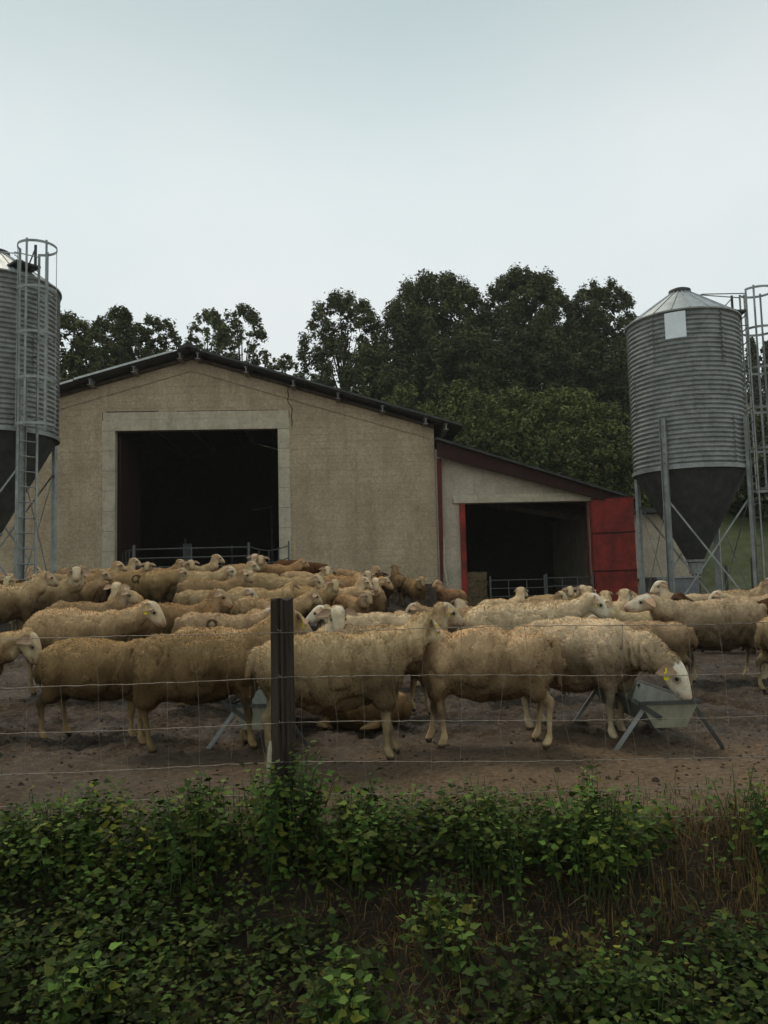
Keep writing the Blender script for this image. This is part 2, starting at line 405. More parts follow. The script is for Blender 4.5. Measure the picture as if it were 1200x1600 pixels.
# door surround: jamb blocks and lintel
sur = MB().box((SU0 + .004, .03, BF), (OP0 - .005, .2, OPT)).box((OP1 + .005, .03, BF), (SU1 - .004, .2, OPT)).box((SU0 + .004, .03, OPT), (SU1 - .004, .2, SUT - .004)).obj('door_surround', M['mortar'], barn)
bh = (OPT - BF) / 8
for (a, b) in ((SU0, OP0), (OP1, SU1)):
    me = MB().box((a + .004, -.022, .004), (b, .22, bh - .004)).mesh('concrete_block', M['conc'])
    for k in range(8): link('concrete_block', me, sur, (0, random.uniform(-.004, .004), BF + k * bh))
MB().box((SU0 + .0, -.03, OPT + .003), (SU1, .215, OPT + .30)).obj('lintel_beam', M['conc'], sur)
MB().box((SU0 + .02, -.020, OPT + .306), (SU1 - .02, .21, SUT - .006)).obj('lintel_beam', M['conc'], sur)
MB().box((SU0 + .1, -.026, SUT - .004), (SU0 + 1.5, .0, SUT + .022)).box((SU0 + 2.0, -.018, SUT - .004), (SU1 - .3, .0, SUT + .012)).obj('painted_shadow', M['wood'], sur)  # solid dark strips standing in for a line of shadow above the surround
# crack running down the wall beside the surround
cr_ = MB(); pts = []
for k in range(16):
    z = 6.68 - k * .083; pts.append((SU1 - .03 + (.10 if z < 6.1 else 0) * sstep(6.15, 5.95, z) + random.uniform(-.018, .018), -.0185, z))
for p, q in zip(pts, pts[1:]): cr_.bar(p, q, .022, .004, (0, 1, 0))
cr_.obj('wall_crack', M['wood'], fwall)
# rake cable clipped to the gable, and roof
cb = MB()
cb.tube([(UL + .1, -.03, roofz(UL + .1) - .42), (-8.5, -.03, roofz(-8.5) - .43), (APU, -.03, APZ - .42), (-2, -.03, roofz(-2) - .44), (UR - .1, -.03, roofz(UR - .1) - .42)], .007, 5)
cb.obj('gable_cable', M['mortar'], barn)
def roof_side(u_top, u_bot, sl, name):
    pitch = .177; n = int((BD + 1.0) / pitch) * 6
    ys = np.linspace(-.55, BD + .45, n + 1); wv = .022 * np.cos((ys + .55) / pitch * 2 * math.pi)
    us = np.linspace(u_top, u_bot, 9)
    V = []
    for t in (0, .014):
        for u in us:
            z = APZ - sl * abs(u - APU)
            V.append(np.stack([np.full_like(ys, u), ys, z + wv + .06 + t], 1))
    V = np.concatenate(V); m_ = n + 1; F_ = []
    for t in (0, 1):
        for i in range(8):
            a = np.arange(n) + (t * 9 + i) * m_
            q = np.stack([a, a + 1, a + m_ + 1, a + m_], 1)
            F_.append(q if t else q[:, ::-1])
    a = np.arange(n) + 8 * m_; F_.append(np.stack([a, a + 1, a + 9 * m_ + 1, a + 9 * m_], 1))
    for e_ in (0, n):
        a = np.arange(8) * m_ + e_; F_.append(np.stack([a, a + m_, a + 10 * m_, a + 9 * m_], 1))
    return link(name, mesh_np(name, V, np.concatenate(F_), [M['roof']]), barn)
rf = roof_side(APU + .02, UR + .73, SLR, 'roof'); rf2 = roof_side(APU - .02, UL - .6, SLL, 'roof')
MB().prism([(APU - .28, APZ + .02), (APU - .26, APZ + .11), (APU, APZ + .20), (APU + .26, APZ + .11), (APU + .28, APZ + .02), (APU, APZ + .10)], -.6, BD + .5).obj('ridge_cap', M['roof'], barn)
# bright verge strip in two overlapping lengths on the left slope, dark one on the right
vg = lambda a, b, dz, y: MB().prism([(a, roofz(a) + dz), (b, roofz(b) + dz), (b, roofz(b) + dz + .055), (a, roofz(a) + dz + .055)], y, y + .02)
vg(-8.25, -5.62, .085, -.575).obj('verge_strip', M['verge'], barn)
vg(-12.3, -8.27, .062, -.58).obj('verge_strip', M['verge'], barn)
vg(-4.86, 2.15, .075, -.572).obj('verge_strip', M['galv_dark'], barn)
# rafter along the gable and the steel purlins whose ends stick out under the roof
MB().prism([(UL, roofz(UL) - .10), (APU, APZ - .10), (UR, roofz(UR) - .10), (UR, roofz(UR) - .012), (APU, APZ - .012), (UL, roofz(UL) - .012)], -.10, -.013).obj('gable_board', M['wood'], barn)
for px, py in ((147, 600), (214, 578), (285, 555), (313, 553), (388, 576), (457, 600), (527, 621), (597, 643), (665, 664), (697, 672)):
    u = (px - 600) / 1250 * 21.6 / .9986 - (.18 if px < 400 else .1)
    u += .16
    zt = roofz(u) + .028; p = MB()
    p.box((u - .045, -.5, zt - .018), (u + .045, BD, zt)); p.box((u - .012, -.5, zt - .15), (u + .012, BD, zt - .022)); p.box((u - .065, -.5, zt - .165), (u + .065, BD, zt - .15))
    p.obj('purlin', M['purlin'], barn)
# dark red door leaf folded back inside on the left, post and rails inside
MB().box((OP0 + .03, .25, BF + .05), (OP0 + .09, 2.4, OPT - .1)).obj('door_leaf', M['darkred'], barn)
ip = MB()
for u, v, h in ((-3.7, 7, 2.9), (-5.0, 6, 1.5), (-6.4, 5, 1.7), (-2.5, 9, 3.2)): MB().tube([(u, v, BF), (u, v, BF + h)], .04, 6).obj('pen_post', M['rail'], barn)
MB().tube([(-3.7, 7, BF + 2.9), (-4.4, 7, BF + 2.8)], .03, 6).obj('pen_rail', M['rail'], barn)
MB().box((-6.36, 4.4, BF + .85), (-6.08, 4.45, BF + 1.5)).obj('notice_board', M['bin'], barn)

# gates across the barn doorway (three leaves, the middle one closed)
def gate(u0, v0, u1, v1, z, h, rails, ups, label, r=.018, sag=0):
    x0, y0, _ = fw(u0, v0, 0); x1, y1, _ = fw(u1, v1, 0)
    L_ = math.hypot(x1 - x0, y1 - y0); t = thing('metal_gate', (x0, y0, z), label, 'gate', math.atan2(y1 - y0, x1 - x0), 'metal pen gates in the two doorways')
    for u in (0, L_): MB().tube([(u, 0, 0), (u, 0, h + (.12 if u == 0 else .12))], r * 1.5, 8).obj('gate_post', M['rail'], t, True)
    for k in range(rails):
        zz = .16 + (h - .16) * k / (rails - 1)
        pts = [(L_ * j / 8, 0, zz - sag * math.sin(math.pi * j / 8)) for j in range(9)] if sag else [(0, 0, zz), (L_, 0, zz)]
        MB().tube(pts, r, 6).obj('rail', M['rail'], t, True)
    for k in range(ups):
        u = L_ * (k + 1) / (ups + 1); MB().tube([(u, -.015, .16), (u, -.015, h - sag * .9)], r * .8, 6).obj('upright', M['rail'], t, True)
    return t
gate(-6.70, -.35, -3.68, -.35, BF, 1.13, 5, 1, 'long grey tubular gate closing the middle of the big barn doorway', .022)
gate(-3.66, -.35, -2.6, -.5, BF, 1.14, 4, 3, 'short sagging hurdle beside the right jamb of the big barn doorway', .014, .12)
gate(-7.3, .5, -6.74, -.33, BF, 1.12, 4, 3, 'narrow dark hurdle beside the left jamb of the big barn doorway', .012)

# ================================================================== SHED
shed = thing('lean_to_shed', (0, FY, 0), 'pale block lean-to shed with dark red roof beam, joined to the right of the barn', 'shed', FA)
def sroof(u): return 4.98 - .323 * (u - 1.46)
SD = 8.0
so0, so1, sot = 2.24, 5.74, 3.19
swl = MB()
SE = 6.93
swl.prism([(UR + .01, -.3), (so0, -.3), (so0, sroof(so0) - .25), (UR + .01, sroof(UR) - .25)], -.02, .2)
swl.prism([(so1, -.3), (SE, -.3), (SE, sroof(SE) - .25), (so1, sroof(so1) - .25)], -.02, .2)
swl.prism([(so0, sot), (so1, sot), (so1, sroof(so1) - .25), (so0, sroof(so0) - .25)], -.02, .2)
sfw = swl.obj('front_wall', M['block2'], shed)
me_off = link('wall_face', None, sfw, (0, -.02, 0))
bpy.data.objects.remove(me_off)
def block_wall_off(*a, **k): block_wall(*a, **k)
before = set(COL.objects)
block_wall(sfw, M['block2'], [(UR + .01, so0, .0, 6), (so1, SE, .0, 6), (so0, so1, 3.42, 6)], [(.323, 1, 4.98 + .323 * 1.46 - .27)], .5, .2, .0, lambda c: c[0])
for o in set(COL.objects) - before: o.location.y -= .02
MB().box((1.9, -.075, 3.33), (6.12, -.036, 3.42)).box((1.93, -.10, 3.20), (6.08, -.036, 3.325)).obj('lintel', M['conc'], shed)
MB().box((so0 - .15, -.09, -.05), (so0, .3, 3.195)).obj('door_frame', M['red'], shed)
MB().box((so1, -.08, -.05), (so1 + .06, .3, 3.195)).obj('door_frame', M['red'], shed)
MB().prism([(1.48, sroof(1.48) - .05), (SE + .05, sroof(SE + .05) - .05), (SE + .05, sroof(SE + .05) - .27), (1.48, sroof(1.48) - .48)], -.32, -.26).obj('fascia_beam', M['darkred'], shed)
rr = MB().prism([(1.46, sroof(1.46) - .045), (SE + .12, sroof(SE + .12) - .045), (SE + .12, sroof(SE + .12) + .02), (1.46, sroof(1.46) + .02)], -.45, SD + .3).obj('roof', M['roof'], shed)
dp = MB().prism([(1.50, .95), (1.56, .95), (1.60, 2.4), (1.62, 4.45), (1.50, 4.45)], -.15, -.045).obj('red_post', M['postred'], shed)
MB().tube([(1.62, -.2, 2.2), (1.60, -.19, 1.5), (1.68, -.22, .9)], .022, 6).obj('hose', M['conc'], shed)
MB().box((SE - .2, .21, -.3), (SE, SD, sroof(SE) - .06)).obj('side_wall', M['block2'], shed)
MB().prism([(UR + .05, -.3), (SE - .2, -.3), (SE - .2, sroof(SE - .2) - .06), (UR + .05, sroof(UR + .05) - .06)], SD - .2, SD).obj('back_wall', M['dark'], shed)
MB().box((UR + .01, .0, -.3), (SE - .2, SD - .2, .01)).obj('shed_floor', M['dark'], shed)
MB().bar((3.1, 1.3, 3.28), (5.9, 1.6, 2.82), .10, .14).obj('rafter', M['wood'], shed)
for v in (2.8, 4.6): MB().bar((1.6, v, sroof(1.6) - .2), (7, v, sroof(7) - .2), .10, .16).obj('rafter', M['wood'], shed)
# open door leaf
ang = R(-30)
dl = link('door_leaf', None, shed, (so1 + .05, -.1, 0), ang)
LW = 1.13
for k, (z0, z1) in enumerate(((.12, 1.22), (1.25, 2.26), (2.29, 3.24))):
    p = MB().box((0, -.035, z0), (LW, .0, z1))
    for j in range(12): p.box((j * LW / 12 + .012, -.041, z0 + .01), ((j + 1) * LW / 12 - .012, -.036, z1 - .01))
    p.obj('door_panel', M['red'], dl)
MB().box((0, .001, .12), (LW, .04, .2)).box((0, .001, 3.16), (LW, .04, 3.24)).box((0, .001, 1.2), (LW, .04, 1.28)).box((0, .001, 2.24), (LW, .04, 2.32)).obj('leaf_frame', M['darkred'], dl)
for z in (1.235, 2.275, 3.245): MB().box((-.01, -.06, z - .015), (LW + .01, -.0, z + .012)).obj('door_rail', M['darkred'], dl)
gate(2.85, -.2, 4.35, -.2, 0, 1.05, 5, 2, 'left grey tubular gate closing the shed doorway beside the hay stack', .016)
gate(4.40, -.22, 5.7, -.18, 0, 1.08, 5, 2, 'right grey tubular gate closing the shed doorway beside the red door', .016)
# hay stack in the doorway
hs = thing('hay_bale', fw(2.52, .28, 0), 'brown hay bale standing upright in the shed doorway by the red frame', 'hay bale', FA)
hp = MB()
hv = [];
bm_n = 10
vs = []; fs = []
hm = np.stack(np.meshgrid(np.linspace(-.27, .27, 7), np.linspace(-.3, .3, 7), np.linspace(0, 1.28, 14), indexing='ij'), -1)
def hpnt(p):
    p = Vector(p); q = p.copy(); f = float(vnoise(np.array(p.x * 9), np.array(p.y * 9), p.z * 9)) * .04
    q.x += f * (1 if p.x > 0 else -1); q.y += f; q.z += f; return q
for (ux, uy, uz, ox) in (((.54, 0, 0), (0, 0, 1.28), (0, -.3, 0), (-.27, 0, 0)), ((0, .6, 0), (0, 0, 1.28), (.27, -.3, 0), (0, 0, 0)), ((0, -.6, 0), (0, 0, 1.28), (-.27, .3, 0), (0, 0, 0)), ((.54, 0, 0), (0, .6, 0), (-.27, -.3, 1.28), (0, 0, 0))):
    o_ = Vector(uz) + Vector(ox)
    n1, n2 = 8, 14; base = len(vs)
    for i in range(n1 + 1):
        for j in range(n2 + 1): vs.append(hpnt(o_ + Vector(ux) * i / n1 + Vector(uy) * j / n2))
    for i in range(n1):
        for j in range(n2): k = base + i * (n2 + 1) + j; fs.append((k, k + n2 + 1, k + n2 + 2, k + 1))
hp.add(vs, fs); hp.obj('bale', M['hay'], hs)
st = MB()
for k in range(300):
    x, z = random.uniform(-.28, .28), random.uniform(0, 1.3); a = random.uniform(0, 6.3)
    st.tube([(x, -.30, z), (x + .08 * math.cos(a), -.33 - random.random() * .05, z + .08 * math.sin(a))], .004, 3, cap=False)
tag(st.obj('loose_straw', M['hay'], hs), kind='stuff')

# annex wall behind the right silo with a grey tank before it
an = thing('store_building', (0, FY, 0), 'low beige wall of a store behind the legs of the right silo', 'building', FA)
MB().box((SE + .6, 1.5, -.3), (9.25, 1.7, 2.9)).obj('wall', M['block2'], an)
MB().box((SE + .6, 1.71, -.3), (8.9, 5.5, 2.85)).obj('side_wall', M['block2'], an)
MB().box((SE + .45, 1.1, 2.92), (9.4, 5.9, 3.06)).obj('roof', M['roof'], an)
MB().box((9.26, 1.45, -.3), (9.46, 1.72, 2.9)).obj('corner_post', M['wood'], an)
MB().box((SE + .6, 1.40, .92), (9.24, 1.49, .99)).obj('ledge', M['wood'], an)

# ================================================================== SILOS
def silo(cx, cy, base, Rr, ztop, zbot, zap, roofh, capr, leg0, lad, label, label_plate=None, hatch=None):
    s = thing('feed_silo', (cx, cy, base), label, 'silo', 0, 'galvanised feed silos')
    zt, zb, za = ztop - base, zbot - base, zap - base
    n = int(round((zt - zb) / .097)); prof = []
    for i in range(n * 8 + 1):
        z = zb + (zt - zb) * i / (n * 8); prof.append((Rr + .017 * math.cos(2 * math.pi * i / 8), z))
    MB().lathe(prof, 96).obj('corrugated_body', M['galv'], s, True)
    for c_ in range(3):      # overlapped vertical sheet joints, staggered course by course
        za_, zb_ = zb + (zt - zb) * c_ / 3 + .02, zb + (zt - zb) * (c_ + 1) / 3 - .02
        for k in range(5):
            a = 2 * math.pi * k / 5 + c_ * .55 + .2; rot = Matrix.Rotation(a, 3, 'Z'); m_ = MB()
            pts = [(Rr + .021 + .017 * math.cos(2 * math.pi * (z_ - zb) / ((zt - zb) / n)), z_) for z_ in np.linspace(za_, zb_, 60)]
            vs = []
            for rr_, z_ in pts: vs += [rot @ Vector((rr_, -.03, z_)), rot @ Vector((rr_ + .004, 0, z_)), rot @ Vector((rr_, .03, z_))]
            fs = [f for q in range(59) for f in ((q * 3, q * 3 + 1, q * 3 + 4, q * 3 + 3), (q * 3 + 1, q * 3 + 2, q * 3 + 5, q * 3 + 4))]
            m_.add(vs, fs); m_.obj('sheet_joint', M['galv'], s)
    # riveted sheet joints
    MB().lathe([(Rr + .02, zt - .01), (Rr + .045, zt), (Rr + .045, zt + .03), (Rr - .02, zt + .035)], 96).obj('eave_rim', M['galv'], s)
    nseg = 20
    rs = MB()
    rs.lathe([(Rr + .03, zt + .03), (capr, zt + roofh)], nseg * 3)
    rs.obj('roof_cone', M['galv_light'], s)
    for k in range(nseg):
        a = 2 * math.pi * k / nseg + .1; c, q = math.cos(a), math.sin(a)
        MB().bar(((Rr + .02) * c, (Rr + .02) * q, zt + .045), (capr * c, capr * q, zt + roofh + .012), .02, .02, (c, q, .5)).obj('roof_seam', M['galv_light'], s)
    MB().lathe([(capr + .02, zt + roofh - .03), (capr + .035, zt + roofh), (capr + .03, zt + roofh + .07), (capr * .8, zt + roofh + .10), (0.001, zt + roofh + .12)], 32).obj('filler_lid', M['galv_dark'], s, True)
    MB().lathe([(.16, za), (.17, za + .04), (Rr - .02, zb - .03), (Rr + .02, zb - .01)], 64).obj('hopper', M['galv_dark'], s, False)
    MB().lathe([(Rr + .03, zb - .05), (Rr + .035, zb - .05), (Rr + .035, zb + .03), (Rr + .02, zb + .03)], 96).obj('bottom_rim', M['galv'], s)
    MB().lathe([(0.001, za - .25), (.13, za - .25), (.15, za - .02), (.19, za), (.19, za + .05)], 24).obj('outlet', M['galv'], s)
    legs = []
    for k in range(4):
        a = leg0 + k * math.pi / 2; c, q = math.cos(a), math.sin(a)   # angle measured from +x
        rot = Matrix.Rotation(a, 3, 'Z'); lg = MB()
        lt = zb + 1.02
        lg.box((Rr + .035, -.065, 0), (Rr + .045, .065, lt), 0, rot)
        lg.box((Rr + .046, -.065, 0), (Rr + .10, -.055, lt), 0, rot); lg.box((Rr + .046, .055, 0), (Rr + .10, .065, lt), 0, rot)
        lg.box((Rr - .02, -.12, -.0), (Rr + .14, .12, .015), 0, rot)
        o = lg.obj('leg', M['galv'], s)
        legs.append(((Rr + .03) * c, (Rr + .03) * q))
        bl = MB()
        for zz in np.arange(zb + .08, lt, .19): bl.tube([((Rr + .045) * c, (Rr + .045) * q, zz), ((Rr + .06) * c, (Rr + .06) * q, zz)], .012, 6)
        bl.obj('bolt_row', M['galv_dark'], o)
    for k in range(4):
        a, b = legs[k], legs[(k + 1) % 4]
        hb = zb - .65
        MB().bar((a[0], a[1], hb), (b[0], b[1], .35), .035, .006, (a[0] + b[0], a[1] + b[1], 0)).obj('brace', M['galv'], s)
        MB().bar((a[0] * 1.01, a[1] * 1.01, .35), (b[0] * 1.01, b[1] * 1.01, hb), .035, .006, (a[0] + b[0], a[1] + b[1], 0)).obj('brace', M['galv'], s)
        MB().bar((a[0], a[1], .33), (b[0], b[1], .33), .03, .03).obj('brace', M['galv_dark'], s)
    # ladder with safety cage
    la, z0, z1, cz0 = lad
    rot = Matrix.Rotation(la, 3, 'Z'); ro = Rr + .16
    ld = link('ladder', None, s)
    for sgn in (-1, 1):
        MB().box((ro - .012, sgn * .19 - .02, z0), (ro + .018, sgn * .19 + .02, z1 - .0), 0, rot).obj('ladder_rail', M['galv'], ld)
    for zz in np.arange(z0 + .25, z1 - .5, .29): MB().tube([rot @ Vector((ro, -.17, zz)), rot @ Vector((ro, .17, zz))], .013, 6).obj('rung', M['galv'], ld)
    cg = link('safety_cage', None, s); cr2 = .35
    def hoop(zz, hgt=.04):
        m = MB(); vs = []; nn = 28
        a0 = R(-146); a1 = R(146)
        for j in range(nn + 1):
            a = a0 + (a1 - a0) * j / nn
            for rr_ in (cr2, cr2 + .006):
                for h in (0, hgt): vs.append(rot @ Vector((ro + .30 + rr_ * math.cos(a), rr_ * math.sin(a), zz + h)))
        fs = []
        for j in range(nn):
            b_ = j * 4; c_ = b_ + 4
            fs += [(b_, c_, c_ + 1, b_ + 1), (b_ + 2, b_ + 3, c_ + 3, c_ + 2), (b_ + 1, c_ + 1, c_ + 3, b_ + 3), (b_, b_ + 2, c_ + 2, c_)]
        m.add(vs, fs); m.obj('hoop', M['galv'], cg)
    z = z1 - .04
    while z > cz0: hoop(z, .05); z -= .86
    for a in (-120, -60, 0, 60, 120):
        p = rot @ Vector((ro + .30 + (cr2 - .012) * math.cos(R(a)), (cr2 - .012) * math.sin(R(a)), 0))
        MB().box((-.004, -.02, 0), (.008, .02, z1 - z - .8), 0, Matrix.Rotation(la + R(a), 3, 'Z'), (p.x, p.y, z + .84)).obj('cage_bar', M['galv'], cg)
    for zz in np.arange(z0 + .8, zt, 1.25):
        if zz < .1 + zb - .9: continue
        for sgn in (-1, 1): MB().bar(rot @ Vector((Rr, sgn * .19, zz)), rot @ Vector((ro, sgn * .19, zz)), .03, .01).obj('ladder_bracket', M['galv_dark'], ld)
    # hand rails running from the lid to the ladder top and the foot plate on the roof edge
    for zz, zz2 in ((.42, .30), (.12, .04)):
        MB().tube([rot @ Vector((capr + .15, .19, zt + roofh - .05 + zz * .2)), rot @ Vector((ro, .19, z1 - .06 - (.42 - zz)))], .012, 6).obj('hand_rail', M['galv'], s)
    MB().tube([rot @ Vector((capr + .2, -.19, zt + roofh - .1)), rot @ Vector((ro, -.19, z1 - .1))], .012, 6).obj('hand_rail', M['galv'], s)
    MB().box((Rr - .42, -.24, zt + .18), (ro - .02, .24, zt + .22), 0, rot).obj('foot_plate', M['galv_dark'], s)
    MB().bar(rot @ Vector((Rr - .38, .2, zt + .22)), rot @ Vector((Rr - .0, .2, zt + .62)), .02, .02).bar(rot @ Vector((Rr, .2, zt + .2)), rot @ Vector((Rr, .2, zt + .68)), .045, .03).obj('plate_stay', M['galv_dark'], s)
    if label_plate:
        a, zz, hw, hh = label_plate; vs = []
        for j in range(5):
            aa = a + (j - 2) / 2 * hw / Rr
            for h in (-hh, hh):
                for rr_ in (Rr + .022, Rr + .03): vs.append((rr_ * math.cos(aa), rr_ * math.sin(aa), zz + h))
        fs = []
        for j in range(4):
            b_ = j * 4; c_ = b_ + 4; fs += [(b_ + 1, c_ + 1, c_ + 3, b_ + 3), (b_, b_ + 2, c_ + 2, c_), (b_ + 2, b_ + 3, c_ + 3, c_ + 2), (b_, c_, c_ + 1, b_ + 1)]
        fs += [(0, 1, 3, 2), (16, 18, 19, 17)]
        MB().add(vs, fs).obj('white_plate', M['white'], s)
    return s
silo(6.57, 17.0, 0.0, 1.15, 6.47, 3.27, 1.35, .72, .20, R(-134), (R(-6), .55, 7.15, 2.2), 'whole galvanised silo with a white square plate, right of the red door', (R(-117), 6.17, .2, .27))
bz = gz(-7.6, 15.8) - .02
silo(-7.77, 15.8, bz, 1.20, 7.18, 4.16, 2.2, .74, .22, R(-41), (R(-39), .35, 7.62 - bz, 3.2), 'galvanised silo with a caged ladder, cut by the left edge before the barn')

# small items round the right silo
tk = thing('water_tank', fw(7.35, -.6, 0), 'grey box-shaped water tank between the red door and the silo legs', 'tank', FA)
MB().box((0, 0, .55), (1.15, .9, .98)).obj('tank_body', M['bin'], tk)
MB().box((-.04, -.04, .985), (1.19, .94, 1.03)).obj('tank_rim', M['galv'], tk)
for x in (.05, 1.05):
    for y in (.05, .8): MB().box((x, y, -.1), (x + .06, y + .06, .549)).obj('leg', M['galv'], tk)
def simple_post(x, y, h, r, label, m='wood'):
    o = MB().tube([(0, 0, -.2), (0, 0, h * .5), (.01, .01, h)], [r, r * .95, r * .9], 8).obj('fence_post', M[m], None); o.location = (x, y, gz(x, y)); tag(o, label, 'post', 'posts beyond the right silo'); return o
simple_post(10.2, 22.3, 1.5, .06, 'dark wooden post on the grass right behind the silo ladder')
simple_post(8.9, 21.0, 1.3, .05, 'short grey post between the right silo legs', 'galv_dark')

# ================================================================== TREES
def leaf_cloud(clumps, per, size, base, rs):
    P = []; C = []; D = []
    for (c, rad, tone) in clumps:
        n = max(14, int(per * rad[0] * (rad[2] ** .8)))
        d = rs.normal(size=(n, 3)); d /= np.linalg.norm(d, axis=1)[:, None]
        rr_ = (rs.random(n) ** .6) * 1.1 * (1 + .28 * fbm(d[:, 0] * 2.3 + c[0], d[:, 1] * 2.3 + c[1], d[:, 2] * 2.3 + c[2], 2))
        stray = rs.random(n) < .14; rr_ = np.where(stray, rr_ * 1.3, rr_)
        P.append(np.array(c) + d * rr_[:, None] * np.array(rad)); D.append(d)
        t = tone * (.68 + .64 * rs.random(n)); yl = rs.random(n) * .25
        C.append(np.stack([t * (1 + yl), t, t * (1 - yl * .5)], 1))
    P = np.concatenate(P); C = np.concatenate(C); D = np.concatenate(D); n = len(P)
    nrm = rs.normal(size=(n, 3)) * .5 + D * .75 + np.array([0, 0, .55]); nrm /= np.linalg.norm(nrm, axis=1)[:, None]
    a = np.cross(nrm, rs.normal(size=(n, 3))); a /= np.linalg.norm(a, axis=1)[:, None]; b = np.cross(nrm, a)
    s = size * (.5 + rs.random(n))[:, None]
    V = np.stack([P - a * s, P + b * s * .75, P + a * s * .8 - b * s * .5], 1).reshape(-1, 3)
    F_ = np.arange(n * 3).reshape(-1, 3)
    return V, F_, np.repeat(C, 3, 0)

def tree(x, y, top, wid, label, cat='tree', name='tree', seed=0, tone=1.0, airy=.5, base_h=.18, per=950, size=.10, group='trees on the hill behind the farm', hue=(1, 1, 1), cone=False, trunk=True):
    rs = np.random.default_rng(seed + 100); z0 = gz(x, y) - .1; H = top - z0
    t = thing(name, (x, y, z0), label, cat, 0, group)
    clumps = []; limbs = MB(); rw = wid / 2
    if trunk:
        tp = [Vector((rs.normal() * .04 * H * k / 6, rs.normal() * .04 * H * k / 6, H * .82 * k / 6)) for k in range(7)]
        limbs.tube(tp, [max(.012, .013 * H * (1 - k / 6.1)) for k in range(7)], 8)
    n = int(50 + wid * 14)
    def envf(h):
        q = min(1, max(0, (h - base_h) / (1 - base_h))); return rw * max(.02, 1 - abs(2 * q * .96 - .92) ** 2.4) ** .55
    for k in range(n):
        h = base_h + (1 - base_h) * (k + .5) / n; h = min(1, h)
        if cone: env = rw * (1 - h) * 1.15 + .12
        else: env = envf(h)
        a = k * 2.39996 + rs.random(); rad = env * (.35 + .65 * rs.random() ** .6)
        r_ = (.055 + .10 * rs.random()) * wid * (.8 if h > .8 else 1)
        if cone: r_ = max(.25, env * .5)
        hz = min(h * H, H - r_ * .7)
        c = (rad * math.cos(a) * .95, rad * math.sin(a) * .95, hz)
        clumps.append((c, (r_, r_, r_ * (.62 if not cone else .45)), tone * (.7 + .6 * rs.random())))
        if trunk and not cone and k % 2 == 0:
            b0_ = Vector((0, 0, max(.1, hz * .65))); mid = b0_.lerp(Vector(c), .5) + Vector((0, 0, .04 * H))
            limbs.tube([b0_, mid.lerp(Vector(c), .2), b0_.lerp(Vector(c), .85)], [.004 * H, .0022 * H, .0008 * H], 5)
    if not cone:      # sprays at the outline: small open clumps
        for k in range(int(n * airy * 1.2)):
            h = base_h + (1.0 - base_h) * rs.random() ** .7; env = envf(h)
            a = rs.random() * 6.28; r_ = (.035 + .05 * rs.random()) * wid
            clumps.append(((env * 1.06 * math.cos(a), env * 1.06 * math.sin(a), min(h * H + .25, H + .1)), (r_, r_, r_ * 1.2), tone * (.8 + .6 * rs.random())))
    V, F_, C = leaf_cloud(clumps, per, size, None, rs)
    if airy < 1.2:      # dense heart of the crown
        core = [((0, 0, H * (base_h + (1 - base_h) * q)), (envf(base_h + (1 - base_h) * q) * .62, envf(base_h + (1 - base_h) * q) * .62, H * .13), tone * .8) for q in (.15, .38, .60, .80)]
        V2, F2, C2 = leaf_cloud(core, 90, size * 2.6, None, rs); F2 = F2 + len(V); V = np.concatenate([V, V2]); F_ = np.concatenate([F_, F2]); C = np.concatenate([C, C2])
    V[:, 2] = np.maximum(V[:, 2], .02)
    link('crown', mesh_np('crown', V, F_, [M['treeleaf']], col=C * np.array(hue)), t)
    if trunk: limbs.obj('trunk', M['bark'], t)
    return t

def px_tree(l, r, ty, Yd, label, **k):
    c = at((l + r) / 2, ty, Yd); return tree(c.x, Yd, c.z, (r - l) / 1250 * Yd, label, **k)
px_tree(470, 600, 468, 46, 'airy tree with a tall open crown, leftmost of the hill wood above the barn roof', seed=1, airy=1.3, per=620, base_h=.25, tone=1.0)
px_tree(585, 680, 492, 51, 'shorter dark tree filling the gap behind the two tallest hill trees', seed=2)
px_tree(595, 765, 443, 48, 'tall broad dark tree with a pointed top, second from the left in the hill wood', seed=3, airy=1.0)
px_tree(745, 890, 434, 49, 'tallest rounded dark tree in the middle of the hill wood', seed=4, airy=1.0)
px_tree(845, 950, 500, 54, 'lower dark tree between the tallest rounded tree and the one beside the silo', seed=5)
px_tree(880, 992, 448, 50, 'dark tree with a narrow rounded head just left of the right silo', seed=6, airy=.9)
px_tree(520, 640, 545, 43, 'low dense tree under the airy one behind the barn roof', seed=7)
px_tree(640, 800, 530, 44, 'dense dark tree low in the wood above the green shrubs', seed=8, tone=.8)
px_tree(760, 900, 520, 45, 'dense dark tree under the tallest rounded tree', seed=9, tone=.8)
px_tree(870, 1000, 540, 46, 'dense dark tree at the lower right of the wood beside the silo', seed=10, tone=.8)
px_tree(150, 225, 488, 40, 'broad bushy tree between the left silo and the barn roof', seed=11, airy=.9, tone=.95)
px_tree(195, 292, 500, 43, 'broad bushy tree above the left slope of the barn roof', seed=12, airy=.9, tone=.95)
px_tree(118, 250, 500, 44, 'wide tree filling the gap behind the two bushy ones left of the barn ridge', seed=17, airy=.9, tone=.9)
px_tree(60, 170, 498, 39, 'bushy tree right beside the rim of the left silo', seed=18, airy=.9, tone=1.0)
px_tree(-60, 100, 520, 44, 'bushy tree mostly hidden behind the left silo', seed=13)
px_tree(286, 366, 490, 45, 'small light tree just above the ridge of the barn', seed=14, airy=1.6, per=700, tone=1.5)
px_tree(335, 420, 482, 46, 'slim tree with wispy crown right of the barn ridge', seed=15, airy=1.4, per=750, tone=1.1)
px_tree(405, 480, 562, 44, 'low bushy treetop just over the right slope of the barn roof', seed=16, airy=1.2, per=700, tone=1.1)
G2 = 'green shrubs on the slope behind the shed'
